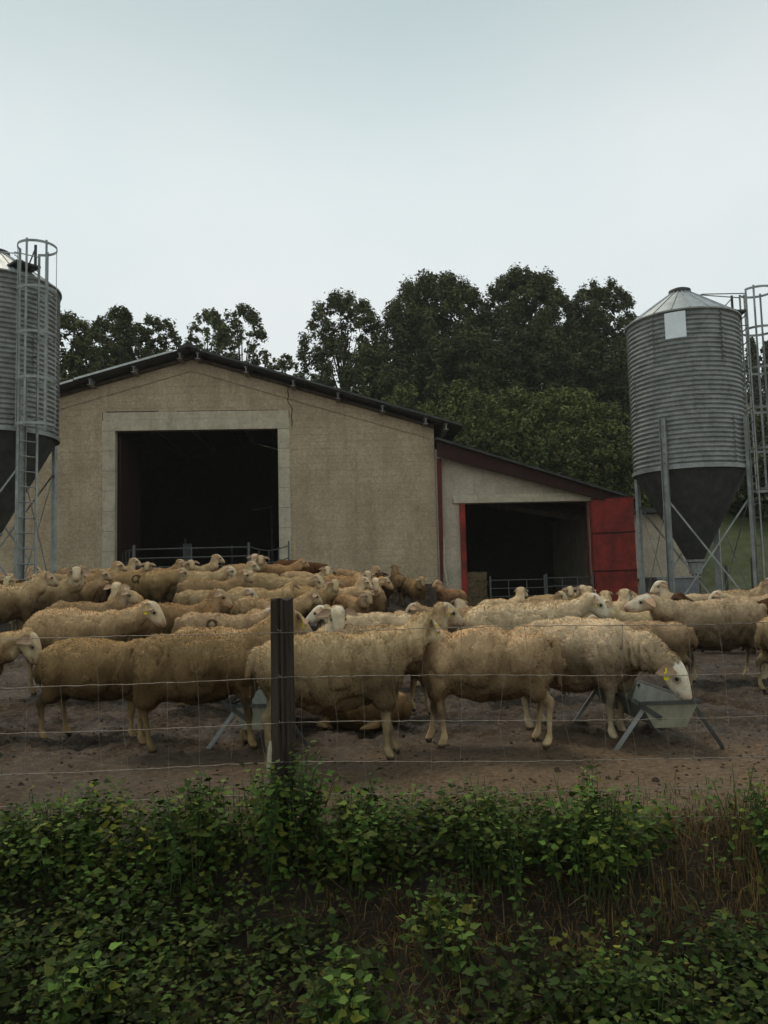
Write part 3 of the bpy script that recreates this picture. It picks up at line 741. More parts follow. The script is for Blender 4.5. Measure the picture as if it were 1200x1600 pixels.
for i, (l, r, ty, Yd, lab) in enumerate((
    (575, 690, 612, 37.5, 'green shrub leftmost on the slope, just above the barn eave'),
    (650, 780, 606, 36.5, 'green shrub on the slope below the second hill tree'),
    (740, 860, 618, 37, 'yellow-green shrub on the slope below the tallest tree'),
    (820, 940, 612, 36, 'rounded green shrub on the slope midway along the hedge'),
    (900, 990, 640, 36, 'green shrub on the slope just left of the right silo body'),
    (640, 760, 650, 33, 'dark green shrub close behind the left end of the shed roof'),
    (730, 860, 668, 32.5, 'dark green shrub close behind the middle of the shed roof'),
    (830, 960, 680, 32, 'dark green shrub close behind the right end of the shed roof'),
    (920, 1010, 700, 31.5, 'dark green shrub half hidden by the right silo hopper'))):
    px_tree(l, r, ty, Yd, lab, name='shrub', cat='shrub', seed=30 + i, tone=1.25 if ty < 645 else .85, base_h=.02, per=800, size=.085, group=G2, hue=(1.15, 1.15, .9), trunk=False, airy=.8)
G3 = 'bushes beyond the right silo'
for i, (l, r, ty, Yd, lab) in enumerate((
    (1080, 1180, 700, 33, 'dark bush above the grass between the right silo legs'),
    (1140, 1250, 712, 32, 'dark bush above the grass at the right edge behind the ladder'),
    (990, 1110, 690, 35, 'dark bush hidden behind the hopper of the right silo'),
    (1150, 1260, 640, 40, 'green bush on the hillside behind the ladder cage'))):
    px_tree(l, r, ty, Yd, lab, name='bush', cat='bush', seed=50 + i, tone=.8, base_h=.02, per=650, size=.10, group=G3, trunk=False)
for i, (l, r, ty, lab) in enumerate(((1160, 1186, 527, 'dark conifer on the skyline seen through the left of the ladder cage'), (1184, 1212, 532, 'dark conifer on the skyline at the right edge behind the ladder cage'))):
    px_tree(l, r, ty, 72, lab, name='conifer', cat='conifer', seed=60 + i, tone=.75, base_h=.05, per=240, size=.2, group='conifers on the skyline', cone=True)

# ================================================================== FEED TROUGHS
def trough(x, y, L_, rz, label, wt=.37):
    t = thing('feed_trough', (x, y, surf_z(x, y)), label, 'trough', rz, 'feed troughs in the yard')
    zt, zb = .29, .145
    prof = [(-wt / 2, zt), (-.10, zb), (.10, zb), (wt / 2, zt)]
    m = MB(); th = .006
    vs = []
    for yy in (.008, L_ - .008):
        for (a, z) in prof: vs.append((a, yy, z))
        for (a, z) in prof: vs.append((a * .96, yy, z + th))
    fs = []
    for i in range(3): fs += [(i, i + 1, i + 9, i + 8), (i + 4, i + 12, i + 13, i + 5)]
    m.add(vs, fs); m.obj('tray', M['troughtop'], t)
    for yy in (0, L_ - .006): MB().prism([(-wt / 2 - .004, zt + .004), (-.103, zb - .004), (.103, zb - .004), (wt / 2 + .004, zt + .004)], yy, yy + .006).obj('end_plate', M['troughend'], t)
    for sgn in (-1, 1): MB().tube([(sgn * (wt / 2 + .008), -.01, zt + .006), (sgn * (wt / 2 + .008), L_ + .01, zt + .006)], .013, 6).obj('rim', M['galv_dark'], t)
    MB().bar((-wt / 2 - .01, -.006, zt + .01), (wt / 2 + .01, -.006, zt + .01), .02, .02).obj('rim', M['galv_dark'], t)
    for yy in (.05, L_ - .05):
        MB().bar((-wt / 2 + .06, yy - .03, zt + .02), (-wt / 2 - .19, yy - .03, -.02), .026, .014, (0, 1, 0)).obj('leg', M['galv'], t)
        MB().bar((wt / 2 - .03, yy - .03, zt - .0), (wt / 2 + .17, yy - .03, -.02), .02, .016, (0, 1, 0)).obj('leg', M['galv_dark'], t)
        MB().bar((-wt / 2 - .05, yy - .05, zt + .03), (-.06, yy - .05, zt - .09), .03, .012, (0, 1, 0)).obj('strut', M['galv_dark'], t)
    # feed left in the tray
    rs = np.random.default_rng(5); fd = MB()
    for k in range(160):
        xx, yy = rs.uniform(-.11, .11), rs.uniform(.05, L_ - .05); s = rs.uniform(.006, .014)
        fd.box((xx - s, yy - s, zb + .012), (xx + s, yy + s, zb + .02 + s))
    tag(fd.obj('feed', M['hay'], t), kind='stuff')
    return t
c = at(1046, 1100, 5.2); trough(c.x, 5.2, 1.05, R(3), 'grey metal feed trough on crossed legs under the nose of the eating sheep')
c = at(405, 1090, 5.5); trough(c.x, 5.45, 1.3, R(-4), 'grey metal feed trough half hidden behind the fence post')
c = at(-62, 1100, 5.4); trough(c.x, 5.2, 1.2, R(30), 'feed trough of which only one leg shows at the left edge')

# ================================================================== SHEEP
def rcone(P, a, b, r1, r2):
    a = np.array(a, float); b = np.array(b, float); ab = b - a; t = np.clip(((P - a) @ ab) / (ab @ ab), 0, 1)
    return np.linalg.norm(P - a - t[:, None] * ab, axis=1) - (r1 + (r2 - r1) * t)
def ellip(P, c, r):
    q = (P - np.array(c)) / np.array(r); k = np.linalg.norm(q, axis=1); k1 = np.linalg.norm(q / np.array(r), axis=1)
    return k * (k - 1) / np.maximum(k1, 1e-6)
def smin(a, b, k):
    h = np.clip(.5 + .5 * (b - a) / k, 0, 1); return b + (a - b) * h - k * h * (1 - h)

def surface_nets(S, lo, h):
    nx, ny, nz = S.shape; neg = S < 0
    acc = np.zeros((nx - 1, ny - 1, nz - 1, 3)); cnt = np.zeros((nx - 1, ny - 1, nz - 1))
    base = [np.arange(n - 1) for n in S.shape]
    for axn in range(3):
        o1, o2 = [i for i in range(3) if i != axn]
        for a in (0, 1):
            for b in (0, 1):
                s0 = [slice(0, n - 1) for n in S.shape]; s1 = list(s0)
                for o, v in ((o1, a), (o2, b)):
                    sl_ = slice(v, S.shape[o] - 1 + v); s0[o] = sl_; s1[o] = sl_
                s1[axn] = slice(1, S.shape[axn])
                A, B = S[tuple(s0)], S[tuple(s1)]; cx = (A < 0) != (B < 0)
                t = np.where(cx, A / np.where(cx, A - B, 1), 0)
                acc[..., axn] += np.where(cx, t, 0); acc[..., o1] += np.where(cx, a, 0); acc[..., o2] += np.where(cx, b, 0); cnt += cx
    act = cnt > 0; idx = -np.ones(act.shape, int); idx[act] = np.arange(act.sum())
    g = np.stack(np.nonzero(act), 1); V = (g + acc[act] / cnt[act][:, None]) * h + lo
    F_ = []
    for axn in range(3):
        o1, o2 = [(1, 2), (2, 0), (0, 1)][axn]
        s0 = [slice(1, n - 1) for n in S.shape]; s0[axn] = slice(0, S.shape[axn] - 1); s1 = list(s0); s1[axn] = slice(1, S.shape[axn])
        A, B = neg[tuple(s0)], neg[tuple(s1)]; cx = np.stack(np.nonzero(A != B), 1)
        if not len(cx): continue
        flip = A[tuple(cx.T)]
        p = cx.copy(); p[:, [i for i in range(3) if i != axn]] += 1
        def at_(d1, d2):
            q = p.copy(); q[:, o1] -= d1; q[:, o2] -= d2; return idx[tuple(q.T)]
        q = np.stack([at_(1, 1), at_(0, 1), at_(0, 0), at_(1, 0)], 1)
        q = np.where(flip[:, None], q, q[:, ::-1]); F_.append(q)
    return V, np.concatenate(F_)

def dirv(el, yaw): return np.array([math.cos(el) * math.cos(yaw), math.cos(el) * math.sin(yaw), math.sin(el)])

def make_variant(seed, nel=35, nyaw=0, hel=-38, hyaw=None, nlen=.25, h=.018, tufts=12000, tw=.008, tl=.026, lying=False, wrinkle=0, stance=None, slim=0, mark=None, short_leg=0, horn=False):
    """returns dict of meshes and placement data for one pose"""
    rs = np.random.default_rng(seed); nel, nyaw, hel = R(nel), R(nyaw), R(hel); hyaw = nyaw if hyaw is None else R(hyaw)
    st_ = stance if stance is not None else rs.uniform(-1, 1, 4)
    dz = -.33 if lying else 0
    nb = np.array([.315, 0, .62 + dz]); nlen = nlen + .035; ne = nb + nlen * dirv(nel, nyaw)
    nmid = nb + nlen * .5 * dirv(nel * .7, nyaw * .7)
    hd = dirv(hel, hyaw); poll = ne + np.array([0, 0, .015]) + dirv(nel * .5, hyaw) * .03
    muz = poll + hd * .195
    side = np.cross(np.array([0, 0, 1.]), hd); side /= np.linalg.norm(side); up = np.cross(hd, side)
    g = 1 - .12 * slim
    SXV = np.array([1 / .84, 1, 1])
    def fleece(P):
        PN = P; P = P * SXV
        f = rcone(P, (-.30, 0, .54 + dz), (.26, 0, .545 + dz), .195 * g, .185 * g)
        f = smin(f, ellip(P, (-.05, 0, .525 + dz), (.40, .25 * g, .238 * g)), .06)
        f = smin(f, ellip(P, (-.37, 0, .555 + dz), (.215, .195 * g, .205)), .05)
        for s in (-1, 1):
            f = smin(f, rcone(P, (-.37, s * .09, .50 + dz), (-.41, s * .115, (.36 if not lying else .14)), .145 * g, .078), .035)
            f = smin(f, rcone(P, (.30, s * .09, .52 + dz), (.335, s * .10, (.37 if not lying else .12)), .13 * g, .066), .035)
        f = smin(f, ellip(P, (.33, 0, .545 + dz), (.16, .155, .205)), .06)
        tl_ = smin(rcone(P, (-.565, 0, .66 + dz), (-.615, 0, .52 + dz), .045, .040), rcone(P, (-.615, 0, .52 + dz), (-.60, 0, .40 + dz * .8), .040, .026), .02); P = PN
        f = smin(f, rcone(P, nb - np.array([.06, 0, .03]), nmid, .150 * g, .110 * g), .045)
        f = smin(f, rcone(P, nmid, ne, .110 * g, .077), .04)
        f = smin(f, ellip(P, ne + np.array([0, 0, .010]), (.080, .080, .078)), .03)
        return smin(f, tl_, .03)
    def skin(P):
        f = rcone(P, poll + hd * .02, poll + hd * .105 - up * .012, .068, .054)
        f = smin(f, rcone(P, poll + hd * .105 - up * .012, muz - up * .005, .052, .036), .03)
        f = smin(f, rcone(P, poll + hd * .05 - up * .045, muz - up * .03 - hd * .02, .040, .024), .03)      # jaw
        f = smin(f, rcone(P, poll + hd * .06 + up * .022, muz - hd * .03 + up * .012, .045, .026), .02)        # nose ridge
        for s in (-1, 1):
            f = smin(f, ellip(P, poll + hd * .075 + side * s * .046 + up * .022, (.022, .022, .018)), .012)     # brow
            f = smin(f, ellip(P, muz + side * s * .014 + hd * .004, (.016, .016, .016)), .012)
        P = P * SXV
        for i, s in enumerate((-1, 1)):
            o = st_[i] * .05; o2 = st_[i + 2] * .055
            if lying:
                f = np.minimum(f, rcone(P, (.36, s * .13, .10), (.50, s * .15, .045), .05, .032)); f = np.minimum(f, rcone(P, (.50, s * .15, .045), (.36, s * .20, .03), .03, .025))
                f = np.minimum(f, rcone(P, (-.30, s * .20, .08), (-.12, s * .24, .035), .045, .027))
                continue
            # fore leg: elbow, knee, cannon, fetlock, hoof
            k_ = (.33 + o, s * .105, .235); ft = (.325 + o * 1.7, s * .105, .075)
            f = np.minimum(f, smin(smin(rcone(P, (.335, s * .10, .42), k_, .052, .031), rcone(P, k_, ft, .029, .020), .02), smin(ellip(P, k_, (.033, .031, .04)), ellip(P, ft, (.028, .028, .03)), .01), .015))
            f = smin(f, rcone(P, ft, (ft[0] + .025, ft[1], .028), .026, .031), .012)
            # hind leg: stifle, hock (points back), shank, hoof
            hk = (-.475 + o2, s * .12, .29); fh = (-.45 + o2 * 1.5, s * .12, .075)
            f = np.minimum(f, smin(rcone(P, (-.38, s * .11, .42), hk, .075, .034), rcone(P, hk, fh, .028, .021), .02))
            f = smin(f, ellip(P, (hk[0] - .012, hk[1], hk[2] + .005), (.03, .026, .038)), .015)
            f = smin(f, rcone(P, fh, (fh[0] + .028, fh[1], .028), .027, .032), .012)
        return f
    def disp(P):
        d = .020 * fbm(P[:, 0] * 5 + seed * 3, P[:, 1] * 5, P[:, 2] * 5, 2) + .008 * fbm(P[:, 0] * 15, P[:, 1] * 15 + seed, P[:, 2] * 11, 2) - .028 * (1 - np.abs(fbm(P[:, 0] * 11 + .5 * P[:, 2], P[:, 1] * 11 + seed, P[:, 2] * 3.2, 2))).clip(0, 1) ** 7
        ay = np.abs(P[:, 1]); sidem = sstep(.06, .15, ay)
        d = d - .030 * sidem * np.exp(-((P[:, 0] + .13) / .075) ** 2 - ((P[:, 2] - dz - .55) / .13) ** 2) - .022 * sidem * np.exp(-((P[:, 0] - .13) / .05) ** 2 - ((P[:, 2] - dz - .45) / .16) ** 2) + .014 * sidem * np.exp(-((P[:, 0] - .24) / .08) ** 2 - ((P[:, 2] - dz - .52) / .14) ** 2)
        if wrinkle:
            wv = np.sin((P[:, 0] * 1.0 + .25 * (P[:, 2] - .6) + .03 * fbm(P[:, 0] * 7, P[:, 1] * 7, P[:, 2] * 5, 2)) * 2 * math.pi / .075)
            msk = sstep(.0, .18, P[:, 0]) * (1 - sstep(.52, .64, P[:, 0])) * sstep(.34, .48, P[:, 2]) * (1 - sstep(.68, .80, P[:, 2])) * (.4 + .6 * sstep(-.3, .4, fbm(P[:, 0] * 5 + 8, P[:, 1] * 5, P[:, 2] * 4, 2)))
            d = d + wrinkle * msk * (np.abs(wv) ** .6 * -1 + .5) * -1
        return d
    lo = np.array([-.74, -.36, -.03]); hi = np.array([.82, .36, 1.08])
    mn = np.minimum(ne, muz) - .16; mxx = np.maximum(ne, muz) + .16
    lo = np.minimum(lo, [mn[0], mn[1], lo[2]]); hi = np.maximum(hi, [mxx[0], mxx[1], hi[2] if not lying else mxx[2]])
    if lying: hi[2] = max(.62, mxx[2])
    dims = np.ceil((hi - lo) / h).astype(int) + 1
    G = np.stack(np.meshgrid(*[lo[i] + np.arange(dims[i]) * h for i in range(3)], indexing='ij'), -1).reshape(-1, 3)
    # coarse culling: evaluate everything (vectorised)
    f1 = fleece(G); nearm = np.abs(f1) < .06; dd = np.zeros(len(G)); dd[nearm] = disp(G[nearm]); f1 = f1 - dd
    f2 = skin(G); S = smin(f1, f2, .014)
    S = np.maximum(S, -G[:, 2]).reshape(dims)      # flat soles
    V, Q = surface_nets(S, lo, h)
    # light smoothing
    E = np.concatenate([Q[:, [0, 1]], Q[:, [1, 2]], Q[:, [2, 3]], Q[:, [3, 0]]]); 
    def smooth_(V):
        s = np.zeros_like(V); c = np.zeros(len(V)); np.add.at(s, E[:, 0], V[E[:, 1]]); np.add.at(s, E[:, 1], V[E[:, 0]]); np.add.at(c, E[:, 0], 1); np.add.at(c, E[:, 1], 1)
        return V * .5 + .5 * s / np.maximum(c, 1)[:, None]
    V = smooth_(V)
    fv = fleece(V) - disp(V); sv = skin(V)
    wool = (fv < sv - .002)
    # keep the face bare
    hx = (V - poll) @ hd
    face = (hx > .015) & (np.linalg.norm(V - (poll + hd * .09), axis=1) < .16)
    wool &= ~face
    fw_ = wool[Q].mean(1) > .5
    low = sstep(.62, .34, V[:, 2] - dz); dirt = .5 + .5 * fbm(V[:, 0] * 4 + seed, V[:, 1] * 4, V[:, 2] * 4, 3)
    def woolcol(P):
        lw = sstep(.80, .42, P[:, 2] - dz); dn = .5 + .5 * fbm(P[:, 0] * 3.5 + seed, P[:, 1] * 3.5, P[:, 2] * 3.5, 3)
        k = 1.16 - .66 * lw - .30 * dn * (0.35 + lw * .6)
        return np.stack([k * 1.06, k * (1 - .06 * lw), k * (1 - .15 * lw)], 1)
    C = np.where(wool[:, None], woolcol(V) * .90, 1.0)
    def paint(P):
        mx_, mz_, mr, side_ = mark
        rr_ = np.hypot(P[:, 0] - mx_, P[:, 2] - mz_)
        on = (np.abs(rr_ - mr) < .014)
        on |= (np.abs(P[:, 0] - mx_ - mr * 1.1) < .013) & (P[:, 2] < mz_ + mr) & (P[:, 2] > mz_ - mr * 1.5)
        return on & (P[:, 1] * side_ > .05)
    if mark: C[paint(V)] *= .2
    leg = (~wool) & (V[:, 2] < .45) & (~face)
    kl = .78 * np.clip(.42 + .45 * sstep(.3, .05, V[:, 2]) * (seed % 3 > 0) + .75 * (dirt - .5) + .2 * fbm(V[:, 0] * 30, V[:, 1] * 30, V[:, 2] * 18, 2), .16, 1)
    C[leg] = (np.stack([kl, kl * .86, kl * .66], 1))[leg]
    hoof = V[:, 2] < .035
    C[hoof & ~wool] = (.12, .10, .08)
    C = np.where((face & ~hoof)[:, None], C * (.80 + .35 * (.5 + .5 * fbm(V[:, 0] * 22, V[:, 1] * 22, V[:, 2] * 22, 3)))[:, None] * np.array([1, .95, .86]), C)
    for s in (-1, 1):
        ed2 = np.linalg.norm(V - (poll + hd * .078 + side * s * .056 + up * .012), axis=1); C = np.where((face & (ed2 < .026))[:, None], C * .55, C)
    if face.any():
        mz = sstep(.15, .215, hx)[:, None]; C = np.where(face[:, None], C * (1 - mz * np.array([.25, .38, .42])), C)
        mouth = face & (np.abs((V - (muz - up * .028)) @ up) < .007) & (hx > .15); C[mouth] *= .45
        for s in (-1, 1):
            nd = np.linalg.norm(V - (muz + hd * .025 + side * s * .02 + up * .004), axis=1); C[nd < .013] *= .35
    body = mesh_np('sheep_body', V, Q, [M['skin'], M['wool']], fw_.astype(int), True, C)
    # wool locks
    T = Q[fw_]; A = V[T[:, 0]]; B_ = V[T[:, 1]]; Cc = V[T[:, 2]]; D_ = V[T[:, 3]]
    fn_ = np.cross(Cc - A, D_ - B_); ar = np.linalg.norm(fn_, axis=1); 
    vn = np.zeros_like(V); fall = np.cross(V[Q[:, 2]] - V[Q[:, 0]], V[Q[:, 3]] - V[Q[:, 1]])
    for k in range(4): np.add.at(vn, Q[:, k], fall)
    vn /= np.maximum(np.linalg.norm(vn, axis=1), 1e-9)[:, None]
    pick = rs.choice(len(T), tufts, p=ar / ar.sum()); u_, v_ = rs.random(tufts)[:, None], rs.random(tufts)[:, None]
    bil = lambda W: (W[T[pick, 0]] * (1 - u_) * (1 - v_) + W[T[pick, 1]] * u_ * (1 - v_) + W[T[pick, 2]] * u_ * v_ + W[T[pick, 3]] * (1 - u_) * v_)
    P = bil(V); n_ = bil(vn); n_ /= np.linalg.norm(n_, axis=1)[:, None]
    grav = np.array([-.35, 0, -1.0]) - n_ * (n_ @ np.array([-.35, 0, -1.0]))[:, None]
    cl = np.stack([vnoise(P[:, 0] * 30, P[:, 1] * 30, P[:, 2] * 30 + q * 9) for q in range(3)], 1)
    d = n_ * .80 + grav * .40 + cl * .18 + rs.normal(size=P.shape) * .45; d /= np.linalg.norm(d, axis=1)[:, None]
    ln = (tl * (.55 + .9 * rs.random(tufts)))[:, None]; wd = (tw * (.6 + .8 * rs.random(tufts)))[:, None]
    sdv = np.cross(d, n_ + rs.normal(size=P.shape) * .22); sdv /= np.linalg.norm(sdv, axis=1)[:, None]
    b0_ = P - n_ * .003
    mid = b0_ + d * ln * .55 + n_ * .002
    tip = b0_ + d * ln + grav * ln * .3
    gn = np.cross(2 * sdv, mid - b0_); sg = np.sign((gn * n_).sum(1))[:, None]; sdv = sdv * sg
    TV = np.stack([b0_ - sdv * wd * .6, b0_ + sdv * wd * .6, tip], 1).reshape(-1, 3)
    TF = np.arange(tufts * 3).reshape(-1, 3)
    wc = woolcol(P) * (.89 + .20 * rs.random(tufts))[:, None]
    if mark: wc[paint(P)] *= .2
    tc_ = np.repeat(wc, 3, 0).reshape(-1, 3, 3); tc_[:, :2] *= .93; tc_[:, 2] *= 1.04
    nn = n_ * .9 + cl * .07 + rs.normal(size=P.shape) * .14; nn /= np.linalg.norm(nn, axis=1)[:, None]
    fl = mesh_np('fleece', TV, TF, [M['wool']], smooth=True, col=tc_.reshape(-1, 3), normals=np.repeat(nn, 3, 0))
    # ears
    ears = []
    for s in (-1, 1):
        eb = poll + hd * .018 + side * s * .055 + up * .022
        ed = side * s * .95 - up * (.30 + .15 * rs.random()) - hd * .10; ed /= np.linalg.norm(ed)
        ew = np.cross(ed, up); ew /= np.linalg.norm(ew); en = np.cross(ew, ed)
        vs = []; nl, nw = 8, 6
        for lay in (0, 1):
            for i in range(nl + 1):
                t = i / nl; half = .040 * math.sin(math.pi * min(1, .14 + t * .88)) ** .75 * (1 - .15 * t) + .002
                for j in range(nw + 1):
                    q = (j / nw * 2 - 1); cup = (.55 * q * q) * half
                    vs.append(eb + ed * (.145 * t) + ew * q * half + en * (cup - .022 * t * t + (.005 if lay else 0) * (1 - abs(q))))
        fs = []; o = (nl + 1) * (nw + 1)
        for i in range(nl):
            for j in range(nw):
                a = i * (nw + 1) + j; fs.append((a, a + 1, a + nw + 2, a + nw + 1)); fs.append((a + o, a + o + nw + 1, a + o + nw + 2, a + o + 1))
        ec = np.ones((len(vs), 3)); ec[:] = (.84, .78, .68); ec[o:] = (.74, .56, .47)
        ears.append(mesh_np('ear', np.array(vs), np.array(fs), [M['skin']], None, True, ec))
    ep = []
    for s in (-1, 1): ep.append(poll + hd * .078 + side * s * .056 + up * .012)
    tagp = [poll + hd * .018 + side * s * .055 + up * .022 + (side * s * .95 - up * .38) * .075 for s in (-1, 1)]
    return dict(body=body, fleece=fl, ears=ears, eyes=ep, tags=tagp, side=side, hd=hd, up=up)

eye_me = MB().lathe([(0.0005, -.014), (.010, -.010), (.014, 0), (.010, .010), (.0005, .014)], 12).mesh('eye', M['eye'], True)
tag_me = MB().prism([(-.017, 0), (-.013, .008), (-.006, .012), (-.005, .03), (.005, .03), (.006, .012), (.013, .008), (.017, 0), (.017, -.026), (.01, -.03), (-.01, -.03), (-.017, -.026)], -.0015, .0015).mesh('ear_tag', M['tag'])

def put_sheep(v, px, Yd, heading, scale, tone, label, tags=(), name='sheep', dz=0, dx=0, group='sheep in the farmyard'):
    c = at(px, 960, Yd); x = c.x; rz = R(heading)
    z = surf_z(x, Yd)
    for dx_, dy_ in ((.35, .1), (-.4, .1), (.35, -.1), (-.4, -.1)):
        z = max(z, 0) if False else z
    t = thing(name, (x, Yd, z - .006 + dz), label, 'sheep', rz, group); t.scale = (scale,) * 3
    # tilt with the slope
    s = (gz(x + math.cos(rz) * .35, Yd + math.sin(rz) * .35) - gz(x - math.cos(rz) * .35, Yd - math.sin(rz) * .35)) / .7
    t.rotation_euler = (0, -math.atan(s), rz)
    for nm, me in (('body', v['body']), ('fleece', v['fleece'])):
        o = link(nm, me, t); o.color = (*tone, 1)
    fk = random.uniform(.62, .92) if 'white' not in label else (.74 if 'eating' in label else 1.0)
    skt = (fk, fk * .97, fk * .92) if max(tone) > .5 else tuple(k * .9 for k in tone)
    for i in (0, 1):
        e_ = link('ear', v['ears'][i], t); e_.color = (*skt, 1)
        y_ = link('eye', eye_me, t, Vector(v['eyes'][i]))
        if i in tags:
            g = link('ear_tag', tag_me, e_, Vector(v['tags'][i]) - Vector((0, 0, .012)))
            g.rotation_euler = (0, 0, math.atan2(v['hd'][1], v['hd'][0]) + math.pi / 2 + (.4 if i else -.4)); g.scale = (1.25,) * 3
    return t
HI = dict(h=.0165, tufts=110000, tw=.0036, tl=.013)
MD = dict(h=.02, tufts=36000, tw=.0055, tl=.015)
LO = dict(h=.024, tufts=15000, tw=.008, tl=.017)
VR = {}
VR['f2'] = make_variant(1, nel=12, nyaw=-10, hel=-40, stance=[0, .4, -.6, .5], **HI)
VR['f3'] = make_variant(2, nel=38, nyaw=18, hel=-35, hyaw=40, nlen=.28, stance=[.6, -.4, .7, -.9], **HI)
VR['f4'] = make_variant(3, nel=30, nyaw=22, hel=-42, nlen=.26, stance=[.2, 1.3, -.4, .6], **HI)
VR['f5'] = make_variant(4, nel=-10, nyaw=-16, hel=-58, stance=[.9, -.4, .2, -.5], **HI)
VR['f6'] = make_variant(5, nel=-26, nyaw=6, hel=-66, nlen=.30, wrinkle=.042, stance=[.1, -.6, .5, -.3], **HI)
VR['f1'] = make_variant(6, nel=14, nyaw=0, hel=-66, hyaw=10, stance=[.3, -.5, .5, -.5], **HI)
VR['lie'] = make_variant(7, nel=25, nyaw=20, hel=-30, lying=True, h=.02, tufts=36000, tw=.005, tl=.014)
VR['ram'] = make_variant(8, nel=24, nyaw=6, hel=-16, nlen=.25, wrinkle=.012, stance=[.5, -.7, .6, -.4], **HI)
VR['droop'] = make_variant(9, nel=26, nyaw=-8, hel=-50, nlen=.30, **MD)
VR['alert'] = make_variant(10, nel=52, nyaw=0, hel=-42, nlen=.26, **MD)
VR['level'] = make_variant(11, nel=30, nyaw=6, hel=-36, nlen=.28, **MD)
VR['turn'] = make_variant(12, nel=42, nyaw=-62, hel=-42, hyaw=-84, nlen=.27, **MD)
VR['turnl'] = make_variant(13, nel=40, nyaw=55, hel=-40, hyaw=80, nlen=.26, **MD)
VR['mark'] = make_variant(14, nel=30, nyaw=10, hel=-38, mark=(-.08, .64, .048, -1), **MD)
VR['mark2'] = make_variant(15, nel=26, nyaw=8, hel=-38, mark=(-.04, .66, .05, -1), **MD)
VR['front'] = make_variant(16, nel=56, nyaw=3, hel=-56, nlen=.27, stance=[0, .2, -.3, .4], **MD)
VR['lo1'] = make_variant(17, nel=46, nyaw=8, hel=-38, **LO)
VR['lo2'] = make_variant(18, nel=50, nyaw=-45, hel=-42, hyaw=-78, nlen=.28, **LO)
VR['lo3'] = make_variant(19, nel=54, nyaw=0, hel=-50, slim=.6, **LO)
VR['lo4'] = make_variant(20, nel=2, nyaw=-10, hel=-52, **LO)
VR['lo5'] = make_variant(21, nel=55, nyaw=10, hel=-38, hyaw=15, nlen=.30, slim=.3, **LO)

